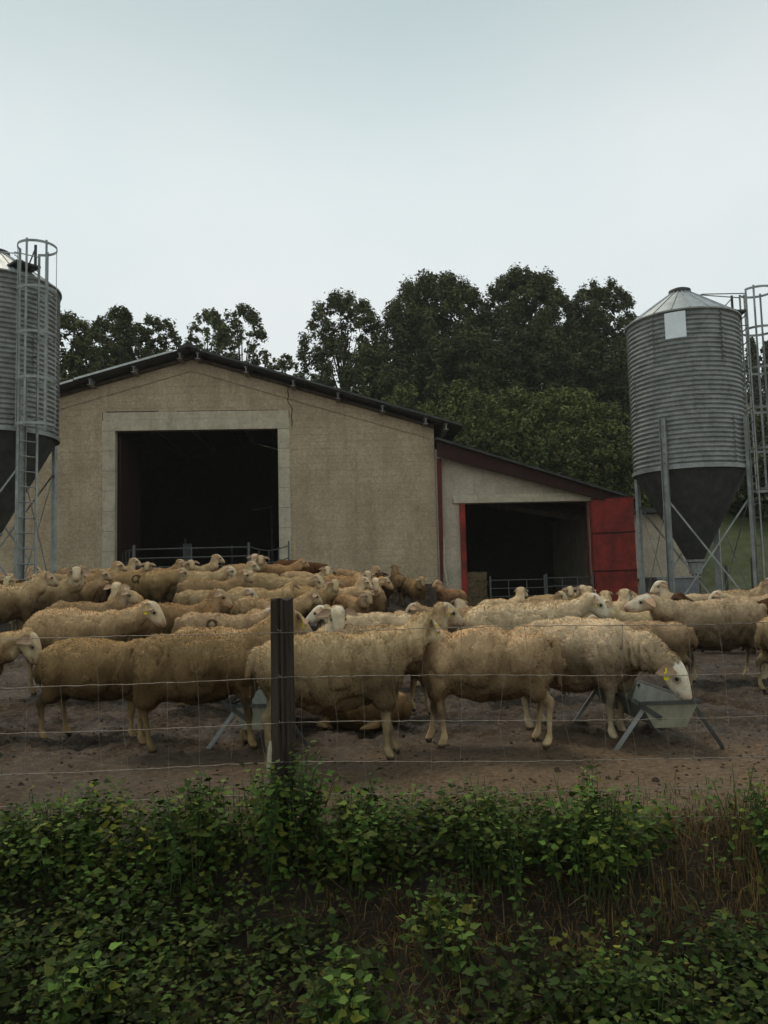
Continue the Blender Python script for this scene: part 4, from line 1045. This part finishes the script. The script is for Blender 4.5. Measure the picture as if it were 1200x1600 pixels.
W = (1.22, 1.24, 1.26); C1 = (1, 1, 1); T1 = (.86, .80, .72); T2 = (.72, .64, .56); P1 = (1.1, 1.08, 1.02); BR = (.16, .11, .09)
S_ = [
 # front row along the fence
 ('f1', -82, 6.3, 0, 1.02, P1, 'sheep with drooping head cut off by the left edge, in the front row', ()),
 ('f2', 160, 6.15, -4, .98, T1, 'brownish sheep second from the left in the front row, its head hidden', ()),
 ('f3', 318, 5.55, 4, 1.03, T1, 'front row sheep just left of the fence post, its head reaching behind it', (0,)),
 ('f4', 522, 5.1, 10, 1.04, (1.04, .99, .91), 'large pale sheep right behind the fence post, facing away to the right', (0,)),
 ('f5', 748, 5.40, 174, 1.02, (1.10, 1.03, .94), 'creamy sheep with brown rump facing left in the middle of the front row', ()),
 ('f6', 900, 5.8, -44, 1.06, (1.32, 1.35, 1.38), 'white-backed sheep with wrinkled neck eating from the right trough', (0,)),
 ('lie', 560, 6.15, 160, .72, (.75, .62, .48), 'small brown sheep lying on the mud under the large pale sheep', ()),
 # right group
 ('droop', 808, 7.7, 4, 1.12, W, 'long pale sheep behind the front row with a yellow tag, right of centre', (0,)),
 ('level', 1012, 8.1, 158, .84, T1, 'small sheep with a dark shaded rump between the eating sheep and the big ram', ()),
 ('ram', 1112, 8.4, 178, 1.12, C1, 'big ram with a thick ruff and raised white face looking left', ()),
 ('level', 1258, 7.5, 8, .95, T1, 'tan sheep cut off by the right edge, seen from its rump', ()),
 ('alert', 1000, 10.2, 176, .86, C1, 'sheep with a small pale head peeping just left of the big ram', ()),
 ('lo1', 1120, 11.6, 174, 1.0, BR, 'dark brown sheep back showing above the big ram', ()),
 ('lo4', 1205, 11.0, 176, 1.0, BR, 'dark brown sheep back beside the right edge above the big ram', ()),
 ('lo5', 1085, 13.0, 178, 1.0, C1, 'tan sheep facing left under the front leg of the right silo', ()),
 ('lo2', 1155, 12.8, 5, 1.05, T1, 'tan sheep with humped back below the right silo ladder', ()),
 ('lo5', 935, 11.6, 6, .93, P1, 'cream sheep with raised head right before the red door, behind the yellow-tagged one', ()),
 ('lo2', 762, 12.0, 182, .92, C1, 'cream sheep with turned head left of the group at the shed gates', ()),
 ('droop', 1195, 12.2, 179, 1.0, C1, 'pale sheep with a long outstretched neck at the right edge', ()),
 ('lo1', 1040, 12.4, 168, .95, P1, 'cream sheep just right of the red door behind the ram', ()),
 ('lo4', 800, 13.4, 185, .95, C1, 'cream sheep facing left before the left shed gate', ()),
 ('lo2', 838, 14.0, 10, .95, T1, 'tan sheep before the middle of the shed gates', ()),
 ('lo5', 878, 13.2, 20, 1.0, C1, 'cream sheep before the right shed gate near the red door', ()),
 ('lo3', 925, 14.5, 30, .95, P1, 'cream sheep standing close to the foot of the red door', ()),
 ('lo4', 965, 12.6, 0, .95, T1, 'tan sheep crouching head-low in front of the red door', ()),
 ('droop', 725, 10.0, 185, .93, T2, 'brown-backed sheep right behind the pale-backed one, centre right', ()),
 ('lo4', 655, 11.0, 10, .92, C1, 'sheep with head turned away before the concrete ramp, centre', ()),
 # centre
 ('front', 522, 7.2, -84, .98, P1, 'sheep facing the camera with both ears out, above the large pale sheep', ()),
 ('level', 590, 8.6, 172, 1.0, W, 'very pale sheep back behind the front-facing head, centre', ()),
 ('alert', 600, 6.7, 8, .98, T1, 'sheep with a dark head behind the large pale sheep, looking right', (0,)),
 # left mid
 ('droop', 122, 7.9, 2, 1.08, P1, 'sheep with a dark drooping face, longest in the second row at the left', (0,)),
 ('alert', 130, 9.9, 0, 1.0, T1, 'sheep lying close behind the drooping-faced one, its pale head turned right', ()),
 ('front', 196, 10.9, -78, .98, P1, 'white-faced sheep staring at the camera behind the left second row', ()),
 ('alert', 262, 9.2, 6, 1.05, T2, 'broad brown sheep with turned head in the middle of the left flock', ()),
 ('mark', 338, 8.9, 12, .92, C1, 'sheep with a dark letter painted on its side, left of the fence post', ()),
 ('turnl', 376, 7.9, 20, .80, T1, 'small brown sheep half hidden before the letter-marked one', ()),
 ('front', 411, 9.7, -70, .95, P1, 'white-faced sheep looking over backs just left of the fence post top', ()),
 ('level', 318, 11.6, 3, 1.0, C1, 'sheep with hanging ears and long back behind the letter-marked one', ()),
 ('lo1', 345, 7.3, 5, .92, T1, 'sheep back showing just above the front sheep left of the post', ()),
 ('lo1', 2, 10.8, 30, 1.05, C1, 'bulky sheep cut off by the left edge in the third row', ()),
 ('lo3', 38, 13.6, -95, .95, P1, 'small pale-headed sheep facing the camera below the left silo ladder', ()),
 ('lo2', 72, 12.2, 12, 1.05, C1, 'sheep seen from behind with turned head, third row at the left', ()),
 ('front', 150, 13.6, -88, .98, T1, 'sheep facing the camera with a white blaze below the left jamb', ()),
 ('mark2', 222, 13.6, 2, 1.12, T1, 'brown sheep with a dark ring painted on its side below the doorway', ()),
 ('level', 300, 13.8, 3, 1.0, C1, 'curly cream sheep below the left part of the closed barn gate', ()),
 ('alert', 325, 12.7, 5, .95, T1, 'reddish brown sheep with raised white face below the barn gate', ()),
 ('turnl', 398, 12.0, 4, 1.0, P1, 'sheep with pale hanging ears behind the fence post, upper row', ()),
 ('droop', 425, 13.6, -2, 1.12, C1, 'long curly sheep reaching right above the fence post', ()),
 ('lo1', 418, 10.9, 0, .98, T1, 'sheep looking right whose white face shows right of the post top', ()),
 ('turnl', 480, 15.2, -4, 1.0, C1, 'cream sheep in the crowd below the right door jamb', ()),
 ('level', 535, 15.0, 6, 1.12, (.92, .80, .68), 'big reddish sheep standing broadside on the ramp edge', ()),
 ('front', 583, 15.2, -80, 1.05, P1, 'white-faced sheep facing the camera at the right end of the upper flock', ()),
 ('lo3', 565, 17.2, -70, .98, C1, 'pale-faced sheep behind the big reddish one against the wall', ()),
 ('lo3', 598, 17.6, -100, .9, BR, 'dark brown sheep hidden behind the white-faced one by the wall', ()),
 ('lo3', 622, 19.4, 95, .9, T2, 'brown sheep with white hind legs standing rump-first at the wall foot', ()),
 ('lo3', 646, 18.8, -72, .95, T2, 'brown sheep with a white face and thin white legs beside the wall', ()),
 ('alert', 703, 18.6, -128, .98, (.90, .70, .54), 'reddish sheep with a pale head beside the red post of the shed', ()),
 # back rows on the left
 ('lo1', 85, 15.8, 8, 1.0, C1, 'rearmost sheep right of the left silo ladder', ()),
 ('lo4', 125, 16.4, 0, 1.0, T1, 'rear sheep left of the left door jamb', ()),
 ('lo5', 172, 17.0, 4, 1.0, C1, 'rear sheep right at the left door jamb', ()),
 ('lo2', 205, 16.2, 2, .95, T1, 'tan rear sheep at the left end of the barn gates', ()),
 ('alert', 245, 16.6, 4, .92, T1, 'reddish-faced rear sheep raising its head before the closed gate', ()),
 ('lo5', 300, 17.0, 5, .98, C1, 'rear sheep with raised head before the middle of the gate', ()),
 ('lo2', 378, 16.6, 0, 1.0, T1, 'rear sheep right of the gate centre with a low back', ()),
 ('lo3', 405, 17.8, -88, .95, C1, 'rear sheep facing the camera with ears out before the sagging hurdle', ()),
 ('lo1', 432, 16.8, 0, 1.0, (.90, .76, .62), 'reddish-faced rear sheep at the right door jamb', ()),
 ('lo4', 462, 17.5, 5, .98, (.30, .20, .15), 'chocolate brown sheep against the wall right of the doorway', ()),
 ('lo2', 470, 15.9, 2, 1.0, C1, 'cream sheep below the chocolate brown one', ()),
 ('lo3', 510, 16.8, -84, .95, P1, 'rear sheep facing the camera with a black-tipped ear, against the wall', ()),
 ('lo5', 545, 17.9, 5, .98, T1, 'rear sheep close to the wall above the big reddish one', ()),
 ('lo5', 782, 15.4, 20, .95, P1, 'cream sheep pressed against the left shed gate beside the hay bale', ()),
 ('lo2', 858, 15.8, -8, .95, T1, 'tan sheep touching the right shed gate with its head turned to the camera', ()),
 ('lo3', 905, 16.2, -100, .95, C1, 'pale sheep facing the camera between the shed gate and the red door', ()),
 ('lo5', 108, 13.0, 3, 1.0, T1, 'brown sheep just right of the one seen from behind, third row left', ()),
 ('lo2', 262, 15.3, 8, 1.0, T1, 'brown sheep with turned head above the ring-marked one', ()),
 ('lo5', 352, 15.2, -6, 1.0, C1, 'cream sheep with raised head under the right end of the closed gate', ()),
 ('lo3', 385, 14.4, -80, .95, T1, 'brown sheep facing the camera amid the long-backed ones, upper row', ()),
 ('lo2', 470, 13.2, 4, 1.0, T1, 'brown sheep with turned head just above the post top to its right', ()),
 ('lo5', 508, 14.0, 2, 1.0, C1, 'cream sheep with lifted head left of the big reddish one', ()),
 ('lo3', 545, 13.4, -60, .95, T1, 'brown sheep half facing the camera in front of the big reddish one', ()),
 ('lo2', 18, 12.6, 6, 1.0, T1, 'brown sheep near the left edge under the pale-headed one', ()),
 ('lo5', 140, 15.2, -5, 1.0, T1, 'brown sheep with lifted head left of the white-blazed one', ()),
 ('lo4', -10, 14.2, 5, 1.0, (.25, .17, .13), 'dark sheep under the left silo at the left edge', ()),
 ('lo1', 10, 16.0, 10, 1.0, C1, 'rear sheep behind the dark one under the left silo', ()),
]
hrs = random.Random(3)
for (v, px, Yd, hd_, s, tn, lab, tg) in S_:
    if Yd > 9: hd_ += hrs.uniform(-13, 13); s *= hrs.uniform(.92, 1.05)
    q_ = hrs.uniform(.86, 1.06); tn = (tn[0] * q_, tn[1] * q_ * hrs.uniform(.96, 1.0), tn[2] * q_ * hrs.uniform(.90, 1.0))
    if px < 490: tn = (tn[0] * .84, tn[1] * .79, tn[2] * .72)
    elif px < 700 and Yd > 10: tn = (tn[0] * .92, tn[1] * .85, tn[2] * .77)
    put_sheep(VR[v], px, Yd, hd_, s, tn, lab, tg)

hz = bpy.data.materials.new('added_haze'); hz.use_nodes = True; hz.node_tree.nodes.clear()  # added haze volume: softens the far trees and lifts the dark barn interior
ho = hz.node_tree.nodes.new('ShaderNodeOutputMaterial'); hv_ = hz.node_tree.nodes.new('ShaderNodeVolumePrincipled')
hv_.inputs['Density'].default_value = .00055; hv_.inputs['Color'].default_value = (.93, .93, .88, 1); hv_.inputs['Anisotropy'].default_value = 0
hz.node_tree.links.new(hv_.outputs[0], ho.inputs['Volume'])
hb = MB().box((-224, -64, -3), (224, 505, 60)).obj('haze', hz); tag(hb, 'thin pale haze added over the whole farm to lift its darkest tones', 'haze', kind='stuff')
# ================================================================== STOCK FENCE
FNY = 3.8
def fz(py): return at(430, py, FNY).z
wires = [fz(p) for p in (986, 1056, 1127, 1188, 1237, 1280, 1320)]
def wire_z(k, x):
    tilt = [.002, -.010, -.008, -.010, -.008, -.006, -.004][k]
    return wires[k] + tilt * (x + .47) * (1 if x > -.47 else -1.0) + .004 * math.sin(x * 3.1 + k) - (.016 if k < 2 else .01) * (1 - abs(((x + .47) % 4) - 2) / 2) 
fence = thing('stock_fence', (0, FNY, 0), 'rusty wire stock fence strung along the top of the nettle bank', 'fence')
for k in range(7):
    pts = []; n = 260
    for i in range(n + 1):
        x = -4.4 + 8.6 * i / n; pts.append((x, -.056 + random.uniform(-.0015, .0015), wire_z(k, x) + random.uniform(-.0022, .0022)))
    MB().tube(pts, .0017, 4).obj('wire', M['wire'], fence)
xs = -1.95
while xs < 2.1:
    pts = []; jx = random.uniform(-.025, .025); top = 0 if random.random() < .6 else 1; drift = random.uniform(-.004, .02)
    for k in range(top, 7):
        pts.append((xs + jx + random.uniform(-.022, .022) + (k - 2) * drift, -.057, wire_z(k, xs)))
    MB().tube(pts, .0008, 4).obj('stay_wire', M['wire'], fence)
    kn = MB()
    for p in pts: kn.box((p[0] - .0028, p[1] - .003, p[2] - .0028), (p[0] + .0028, p[1] + .003, p[2] + .0028))
    tag(kn.obj('wire_knots', M['wire'], fence), kind='stuff')
    xs += .153
def wood_post(x, label):
    t = thing('fence_post', (x, FNY, gz(x, FNY) - .05), label, 'post', 0, 'wooden posts of the stock fence')
    H = at(445, 936, FNY).z - gz(x, FNY) + .05
    V = []; n = 40; nz_ = 60
    for j in range(nz_ + 1):
        z = H * j / nz_
        for i in range(n):
            a = 2 * math.pi * i / n; sq = .049 / max(abs(math.cos(a)), abs(math.sin(a))) ; rad = .35 * .052 + .65 * min(sq, .060)
            cz_ = math.cos(a); gr_ = .003 * math.sin(i * 2.3) + .0025 * math.sin(i * 5.1 + 1) + .004 * float(vnoise(np.array(i * .9), np.array(z * 3), 3.3)) - (.008 if i in (29, 32) else 0)
            rad *= 1 + .07 * (1 - z / H)
            V.append(((rad + gr_) * cz_, (rad + gr_) * math.sin(a), z + (.006 * math.sin(i * .7) if j == nz_ else 0)))
    V.append((0, 0, H + .004)); F_ = []
    for j in range(nz_):
        for i in range(n): F_.append((j * n + i, j * n + (i + 1) % n, (j + 1) * n + (i + 1) % n, (j + 1) * n + i))
    for i in range(n): F_.append((nz_ * n + i, nz_ * n + (i + 1) % n, len(V) - 1))
    m = MB(); m.add(V, F_); m.obj('timber', M['post'], t)
    for k in range(5):
        z = wires[k] - t.location.z
        MB().tube([(-.012, -.054, z + .012), (-.010, -.061, z + .004), (.0, -.061, z + .002), (.003, -.054, z + .008)], .0016, 5).obj('staple', M['wire'], t)
    return t
wood_post(at(441, 1000, FNY).x, 'dark weathered square fence post with nettles at its foot')
stk = MB().tube([(0, 0, -.1), (.004, 0, .06), (.012, .0, .165), (.016, 0, .20)], [.012, .012, .010, .003], 6).obj('broken_stake', M['conc'])
c = at(418, 1207, 3.72); stk.location = (c.x, 3.72, c.z - .06); tag(stk, 'short pale broken stake at the foot of the fence post', 'stake')

# ================================================================== BANK VEGETATION
def leaf_template():
    # serrated ovate leaf along +x, folded on the midrib, tip drooping
    xs_ = [0, .08, .25, .45, .65, .85, 1.0]; hw = [.0, .24, .34, .27, .17, .075, 0]
    V = []; F_ = []
    mid = [(x, 0, -.10 * x * x + .02) for x in xs_]
    L_ = [(x + (.075 if i % 2 else -.03), w_, -.10 * x * x + .10 * w_ + (.015 if i % 2 else 0)) for i, (x, w_) in enumerate(zip(xs_, hw))]
    Rr_ = [(a, -b, c_) for a, b, c_ in L_]
    V = mid + L_[1:6] + Rr_[1:6]; n = 7
    for s0 in (7, 12):
        s_idx = [0] + [s0 + k for k in range(5)] + [6]
        for k in range(6):
            a, b, c_, d = k, k + 1, s_idx[k + 1], s_idx[k]
            tri = [(a, b, c_), (a, c_, d)]
            for t in tri:
                if len(set(t)) == 3: F_.append(t if s0 == 7 else t[::-1])
    return np.array(V, float), np.array(F_)
LT, LF = leaf_template()
def leaves_mesh(P, Dv, Up, S, C, mat_):
    n = len(P); Dv = Dv / np.linalg.norm(Dv, axis=1)[:, None]; sdv = np.cross(Up, Dv); sdv /= np.maximum(np.linalg.norm(sdv, axis=1), 1e-6)[:, None]; Un = np.cross(Dv, sdv)
    V = P[:, None] + S[:, None, None] * (LT[None, :, 0:1] * Dv[:, None] + LT[None, :, 1:2] * sdv[:, None] + LT[None, :, 2:3] * Un[:, None])
    F_ = (LF[None] + (np.arange(n) * len(LT))[:, None, None]).reshape(-1, 3)
    return mesh_np('leaves', V.reshape(-1, 3), F_, [mat_], smooth=True, col=np.repeat(C, len(LT), 0))
def plants(PX, PY, H, rs, lsz=.052, z_off=0):
    P = []; D = []; U = []; S = []; C = []; stems = []
    for x, y, h in zip(PX, PY, H):
        z0 = gz(x, y) + z_off; lean = rs.normal(size=2) * .18; lean[1] -= .12; yaw0 = rs.random() * 6.28
        nl = max(2, int(h / .045)); tone = (.30 + 1.05 * rs.random() ** 1.6) * (1 + .35 * float(vnoise(np.array(x * 5), np.array(y * 6), 2.2))); yel = rs.random() ** 3; ls_ = .6 + .65 * rs.random()
        top = np.array([x + lean[0] * h, y + lean[1] * h, z0 + h]); stems.append(((x, y, z0), tuple(top)))
        for k in range(nl):
            t = .30 + .70 * (k + 1) / nl; p = np.array([x + lean[0] * h * t, y + lean[1] * h * t, z0 + h * t])
            for s in (0, 1):
                if rs.random() < .12: continue
                a = yaw0 + k * 1.571 + s * math.pi + rs.normal() * .25; dr = -.25 + .55 * (k / nl) + rs.normal() * .2
                d = np.array([math.cos(a), math.sin(a), dr]); P.append(p + d * .012); D.append(d)
                U.append(np.array([rs.normal() * .55, rs.normal() * .55 - .2, 1.])); S.append(ls_ * lsz * (.55 + .75 * rs.random()) * (1.1 - .45 * t))
                q = tone * (.75 + .5 * rs.random()) * (.75 + .35 * t); C.append((q * (.85 + .7 * yel), q, q * (.9 - .3 * yel)))
    return np.array(P), np.array(D), np.array(U), np.array(S), np.array(C), stems
rs = np.random.default_rng(11)
def green_density(x, y):
    d = .75 + .9 * fbm(x * 2.0 + 4, y * 3.1, 2, 3)
    d = d + 1.2 * sstep(3.50, 3.62, y) * (1 - sstep(1.15, 1.35, x))                    # crest of nettles
    d = d - 2.2 * np.exp(-(((x - .66) / .55) ** 2 + ((y - 3.30) / .17) ** 2))          # dead patch right of centre
    d = d - .75 * np.exp(-(((x - 1.38) / .26) ** 2 + ((y - 3.50) / .20) ** 2))
    d = d - 1.6 * np.exp(-(((x + .15) / .40) ** 2 + ((y - 3.40) / .09) ** 2))
    d = d - .8 * np.exp(-(((x + .0) / .25) ** 2 + ((y - 3.2) / .12) ** 2))
    d = d + .5 * (1 - sstep(-.5, -.1, x)) + .8 * sstep(.3, .8, x) * (1 - sstep(3.1, 3.22, y))
    return d
n = 30000
px_, py_ = rs.uniform(-2.6, 2.8, n), rs.uniform(1.5, 3.86, n)
keep = rs.random(n) < np.clip(green_density(px_, py_) - .42 + .35 * sstep(3.45, 3.6, py_),   .075, 1.0) * .46
px_, py_ = px_[keep], py_[keep]
hh = .07 + .12 * rs.random(len(px_)) + .05 * fbm(px_ * 2.2, py_ * 2.2, 5, 2)
hh = hh + .09 * sstep(3.5, 3.66, py_) * (.5 + .6 * fbm(px_ * 3 + 2, py_ * 2, 8, 2))
hh = np.clip(hh, .05, .32)
P, D, U, S, C, stems = plants(px_, py_, hh, rs, .051)
kd = .62 + .50 * sstep(3.35, 3.62, P[:, 1]); C = C * kd[:, None]  # leaves darken down the bank: shade painted into their colour
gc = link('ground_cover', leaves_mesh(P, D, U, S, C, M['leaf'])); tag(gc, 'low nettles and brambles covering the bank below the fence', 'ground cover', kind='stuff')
# tiny creeping leaves between
n = 16000; qx, qy = rs.uniform(-2.6, 2.8, n), rs.uniform(1.5, 3.9, n); kp = rs.random(n) < np.clip(green_density(qx, qy) + .1, .08, 1); qx, qy = qx[kp], qy[kp]; n = len(qx)
a = rs.random(n) * 6.28; P2 = np.stack([qx, qy, ground_z(qx, qy) + .01 + .06 * rs.random(n)], 1); t = .45 + .6 * rs.random(n)
ul = link('creeping_leaves', leaves_mesh(P2, np.stack([np.cos(a), np.sin(a), rs.normal(size=n) * .3], 1), np.stack([rs.normal(size=n) * .4, rs.normal(size=n) * .4, np.ones(n)], 1), .018 + .022 * rs.random(n), np.stack([t * 1.1, t, t * .8], 1), M['leaf']))
tag(ul, 'small creeping leaves close to the soil of the bank', 'ground cover', kind='stuff')
# clumps one can tell apart
def clump(px, py, Yd, wid, n, hmin, hmax, label, name='nettle_clump', cat='nettle clump', lsz=.056):
    c = at(px, py, Yd); r_ = np.random.default_rng(int(px)); x = c.x + r_.normal(size=n) * wid * .45; y = Yd + r_.normal(size=n) * .09
    H = hmin + (hmax - hmin) * np.exp(-((x - c.x) / wid) ** 2) * (.7 + .4 * r_.random(n))
    P, D, U, S, C, stt = plants(x, y, H, r_, lsz); C = C * 1.22
    t = thing(name, (c.x, Yd, gz(c.x, Yd)), label, cat, 0, 'nettle clumps along the bank')
    o = np.array(t.location)
    link('leaves', leaves_mesh(P - o, D, U, S, C, M['leaf']), t)
    m = MB()
    for a_, b_ in stt: m.tube([Vector(a_) - Vector(o), Vector(b_) - Vector(o)], [.003, .0015], 4, cap=False)
    tag(m.obj('stems', M['stem'], t), kind='stuff')
clump(440, 1230, 3.72, .20, 69, .15, .42, 'tall nettle clump climbing round the foot of the fence post')
clump(300, 1260, 3.66, .26, 75, .15, .33, 'rounded nettle clump on the crest left of the fence post')
clump(560, 1250, 3.66, .16, 48, .14, .31, 'nettle clump on the crest just right of the fence post')
clump(770, 1290, 3.60, .15, 66, .12, .30, 'small domed nettle clump on the crest right of centre', lsz=.046)
clump(925, 1280, 3.56, .19, 105, .16, .36, 'large domed bright green nettle clump on the right part of the crest', lsz=.046)
clump(1185, 1270, 3.6, .10, 33, .16, .36, 'narrow green clump on the crest at the right edge', lsz=.046)
clump(60, 1270, 3.66, .28, 60, .12, .27, 'spreading nettle clump on the crest at the left edge')
clump(700, 1470, 3.2, .16, 33, .10, .24, 'low nettle clump in the dead grass below the small domed one')
clump(120, 1530, 2.95, .14, 27, .12, .24, 'broad-leaved nettle clump low on the left of the bank', lsz=.068)
clump(520, 1560, 2.9, .16, 30, .12, .24, 'broad-leaved nettle clump low in the middle of the bank', lsz=.062)
clump(1000, 1580, 2.9, .22, 51, .10, .22, 'leafy clump at the bottom right of the bank')

def blades(x, y, z, H, lean, wid, col, rs_):
    n = len(x); a = rs_.random(n) * 6.28; d = np.stack([np.cos(a), np.sin(a)], 1)
    b = np.stack([x, y, z], 1); l = lean[:, None]; ww = np.stack([-np.sin(a), np.cos(a), np.zeros(n)], 1) * wid[:, None]
    m1 = b + np.concatenate([d * l * H[:, None] * .35, (H * .6)[:, None]], 1); t = b + np.concatenate([d * l * H[:, None], (H * (1 - .35 * lean))[:, None]], 1)
    V = np.stack([b - ww, b + ww, m1 + ww * .8, m1 - ww * .8, t], 1).reshape(-1, 3); i = np.arange(n) * 5
    F_ = np.concatenate([np.stack([i, i + 1, i + 2], 1), np.stack([i, i + 2, i + 3], 1), np.stack([i + 3, i + 2, i + 4], 1)])
    return V, F_, np.repeat(col, 5, 0)
n = 40000; bx, by = rs.uniform(-2.6, 2.8, n), rs.uniform(1.5, 3.95, n)
kp = rs.random(n) < np.clip(.95 - green_density(bx, by), .10, 1) * .75; bx, by = bx[kp], by[kp]; n = len(bx)
t = .25 + .8 * rs.random(n) ** 1.5; bc = np.stack([t * 1.0, t * .82, t * .62], 1)
V, F_, Cc_ = blades(bx, by, ground_z(bx, by), .03 + .10 * rs.random(n), .3 + 1.1 * rs.random(n), .0012 + .0015 * rs.random(n), bc, rs)
tag(link('dead_grass', mesh_np('dead_grass', V, F_, [M['dry']], col=Cc_)), 'matted brown dead grass between the nettles on the bank', 'grass', kind='stuff')
n = 800; bx = np.concatenate([rs.normal(1.62, .16, n // 2), rs.normal(1.3, .3, n - n // 2)]); by = rs.uniform(3.25, 3.85, n)
t = .35 + .8 * rs.random(n); bc = np.stack([t, t * .86, t * .66], 1)
V, F_, Cc_ = blades(bx, by, ground_z(bx, by), (.08 + .22 * rs.random(n)) * np.where(bx > 1.45, 1.15, .7), .15 + .6 * rs.random(n), .0010 + .0010 * rs.random(n), bc, rs)
o = thing('dry_grass_tuft', (1.5, 3.6, 0), 'tall tan dry grass on the bank at the right edge', 'grass tuft')
V[:, 0] -= 1.5; V[:, 1] -= 3.6; tag(link('grass_blades', mesh_np('grass_blades', V, F_, [M['dry']], col=Cc_), o), kind='stuff')
# thin green/yellow grass fringe at the edge of the yard
n = 5000; bx = rs.uniform(-2.6, 2.9, n); by = 3.75 + np.abs(rs.normal(size=n)) * .28; kp = vnoise(bx * 3, by * 3, 1) > -.1; bx, by = bx[kp], by[kp]; n = len(bx)
t = .4 + .7 * rs.random(n); bc = np.stack([t, t, t * .7], 1)
V, F_, Cc_ = blades(bx, by, ground_z(bx, by) - .004, .015 + .07 * rs.random(n), .3 + .8 * rs.random(n), .0012 + .001 * rs.random(n), bc, rs)
tag(link('grass_fringe', mesh_np('grass_fringe', V, F_, [M['grass']], col=Cc_)), 'thin grass fringe where the bank meets the yard', 'grass', kind='stuff')
# long pale stalks lying on the bank
sm = MB()
for k in range(26):
    x, y = random.uniform(-1.9, 2.2), random.uniform(2.0, 3.6); a = random.uniform(0, 6.28); l = random.uniform(.08, .24); z = gz(x, y) + random.uniform(.04, .12)
    sm.tube([(x, y, z), (x + l * .5 * math.cos(a), y + l * .5 * math.sin(a), z + random.uniform(-.0, .05)), (x + l * math.cos(a), y + l * math.sin(a), z + random.uniform(-.03, .07))], [.0014, .0012, .0006], 4)
tag(sm.obj('dry_stalks', M['hay']), 'long pale dry stalks lying across the nettles', 'stalks', kind='stuff')
# clods and stones in the yard
cm = MB()
for k in range(1500):
    y = random.uniform(4.2, 10); x = random.uniform(-.55, .55) * y; r_ = random.uniform(.005, .016) * (1.6 if random.random() < .08 else 1); z = surf_z(x, y)
    v = [(x + r_ * random.uniform(.7, 1.3) * math.cos(q * 1.2566), y + r_ * random.uniform(.7, 1.3) * math.sin(q * 1.2566), z - .003 + r_ * random.uniform(0, .3)) for q in range(5)]
    v2 = [(x + .55 * (p[0] - x), y + .55 * (p[1] - y), z + r_ * random.uniform(.4, .9)) for p in v]
    cm.add(v + v2, [(4, 3, 2, 1, 0), (5, 6, 7, 8, 9)] + [(q, (q + 1) % 5, (q + 1) % 5 + 5, q + 5) for q in range(5)])
tag(cm.obj('mud_clods', M['mudlump']), 'small clods and stones scattered over the muddy yard', 'clods', kind='stuff')
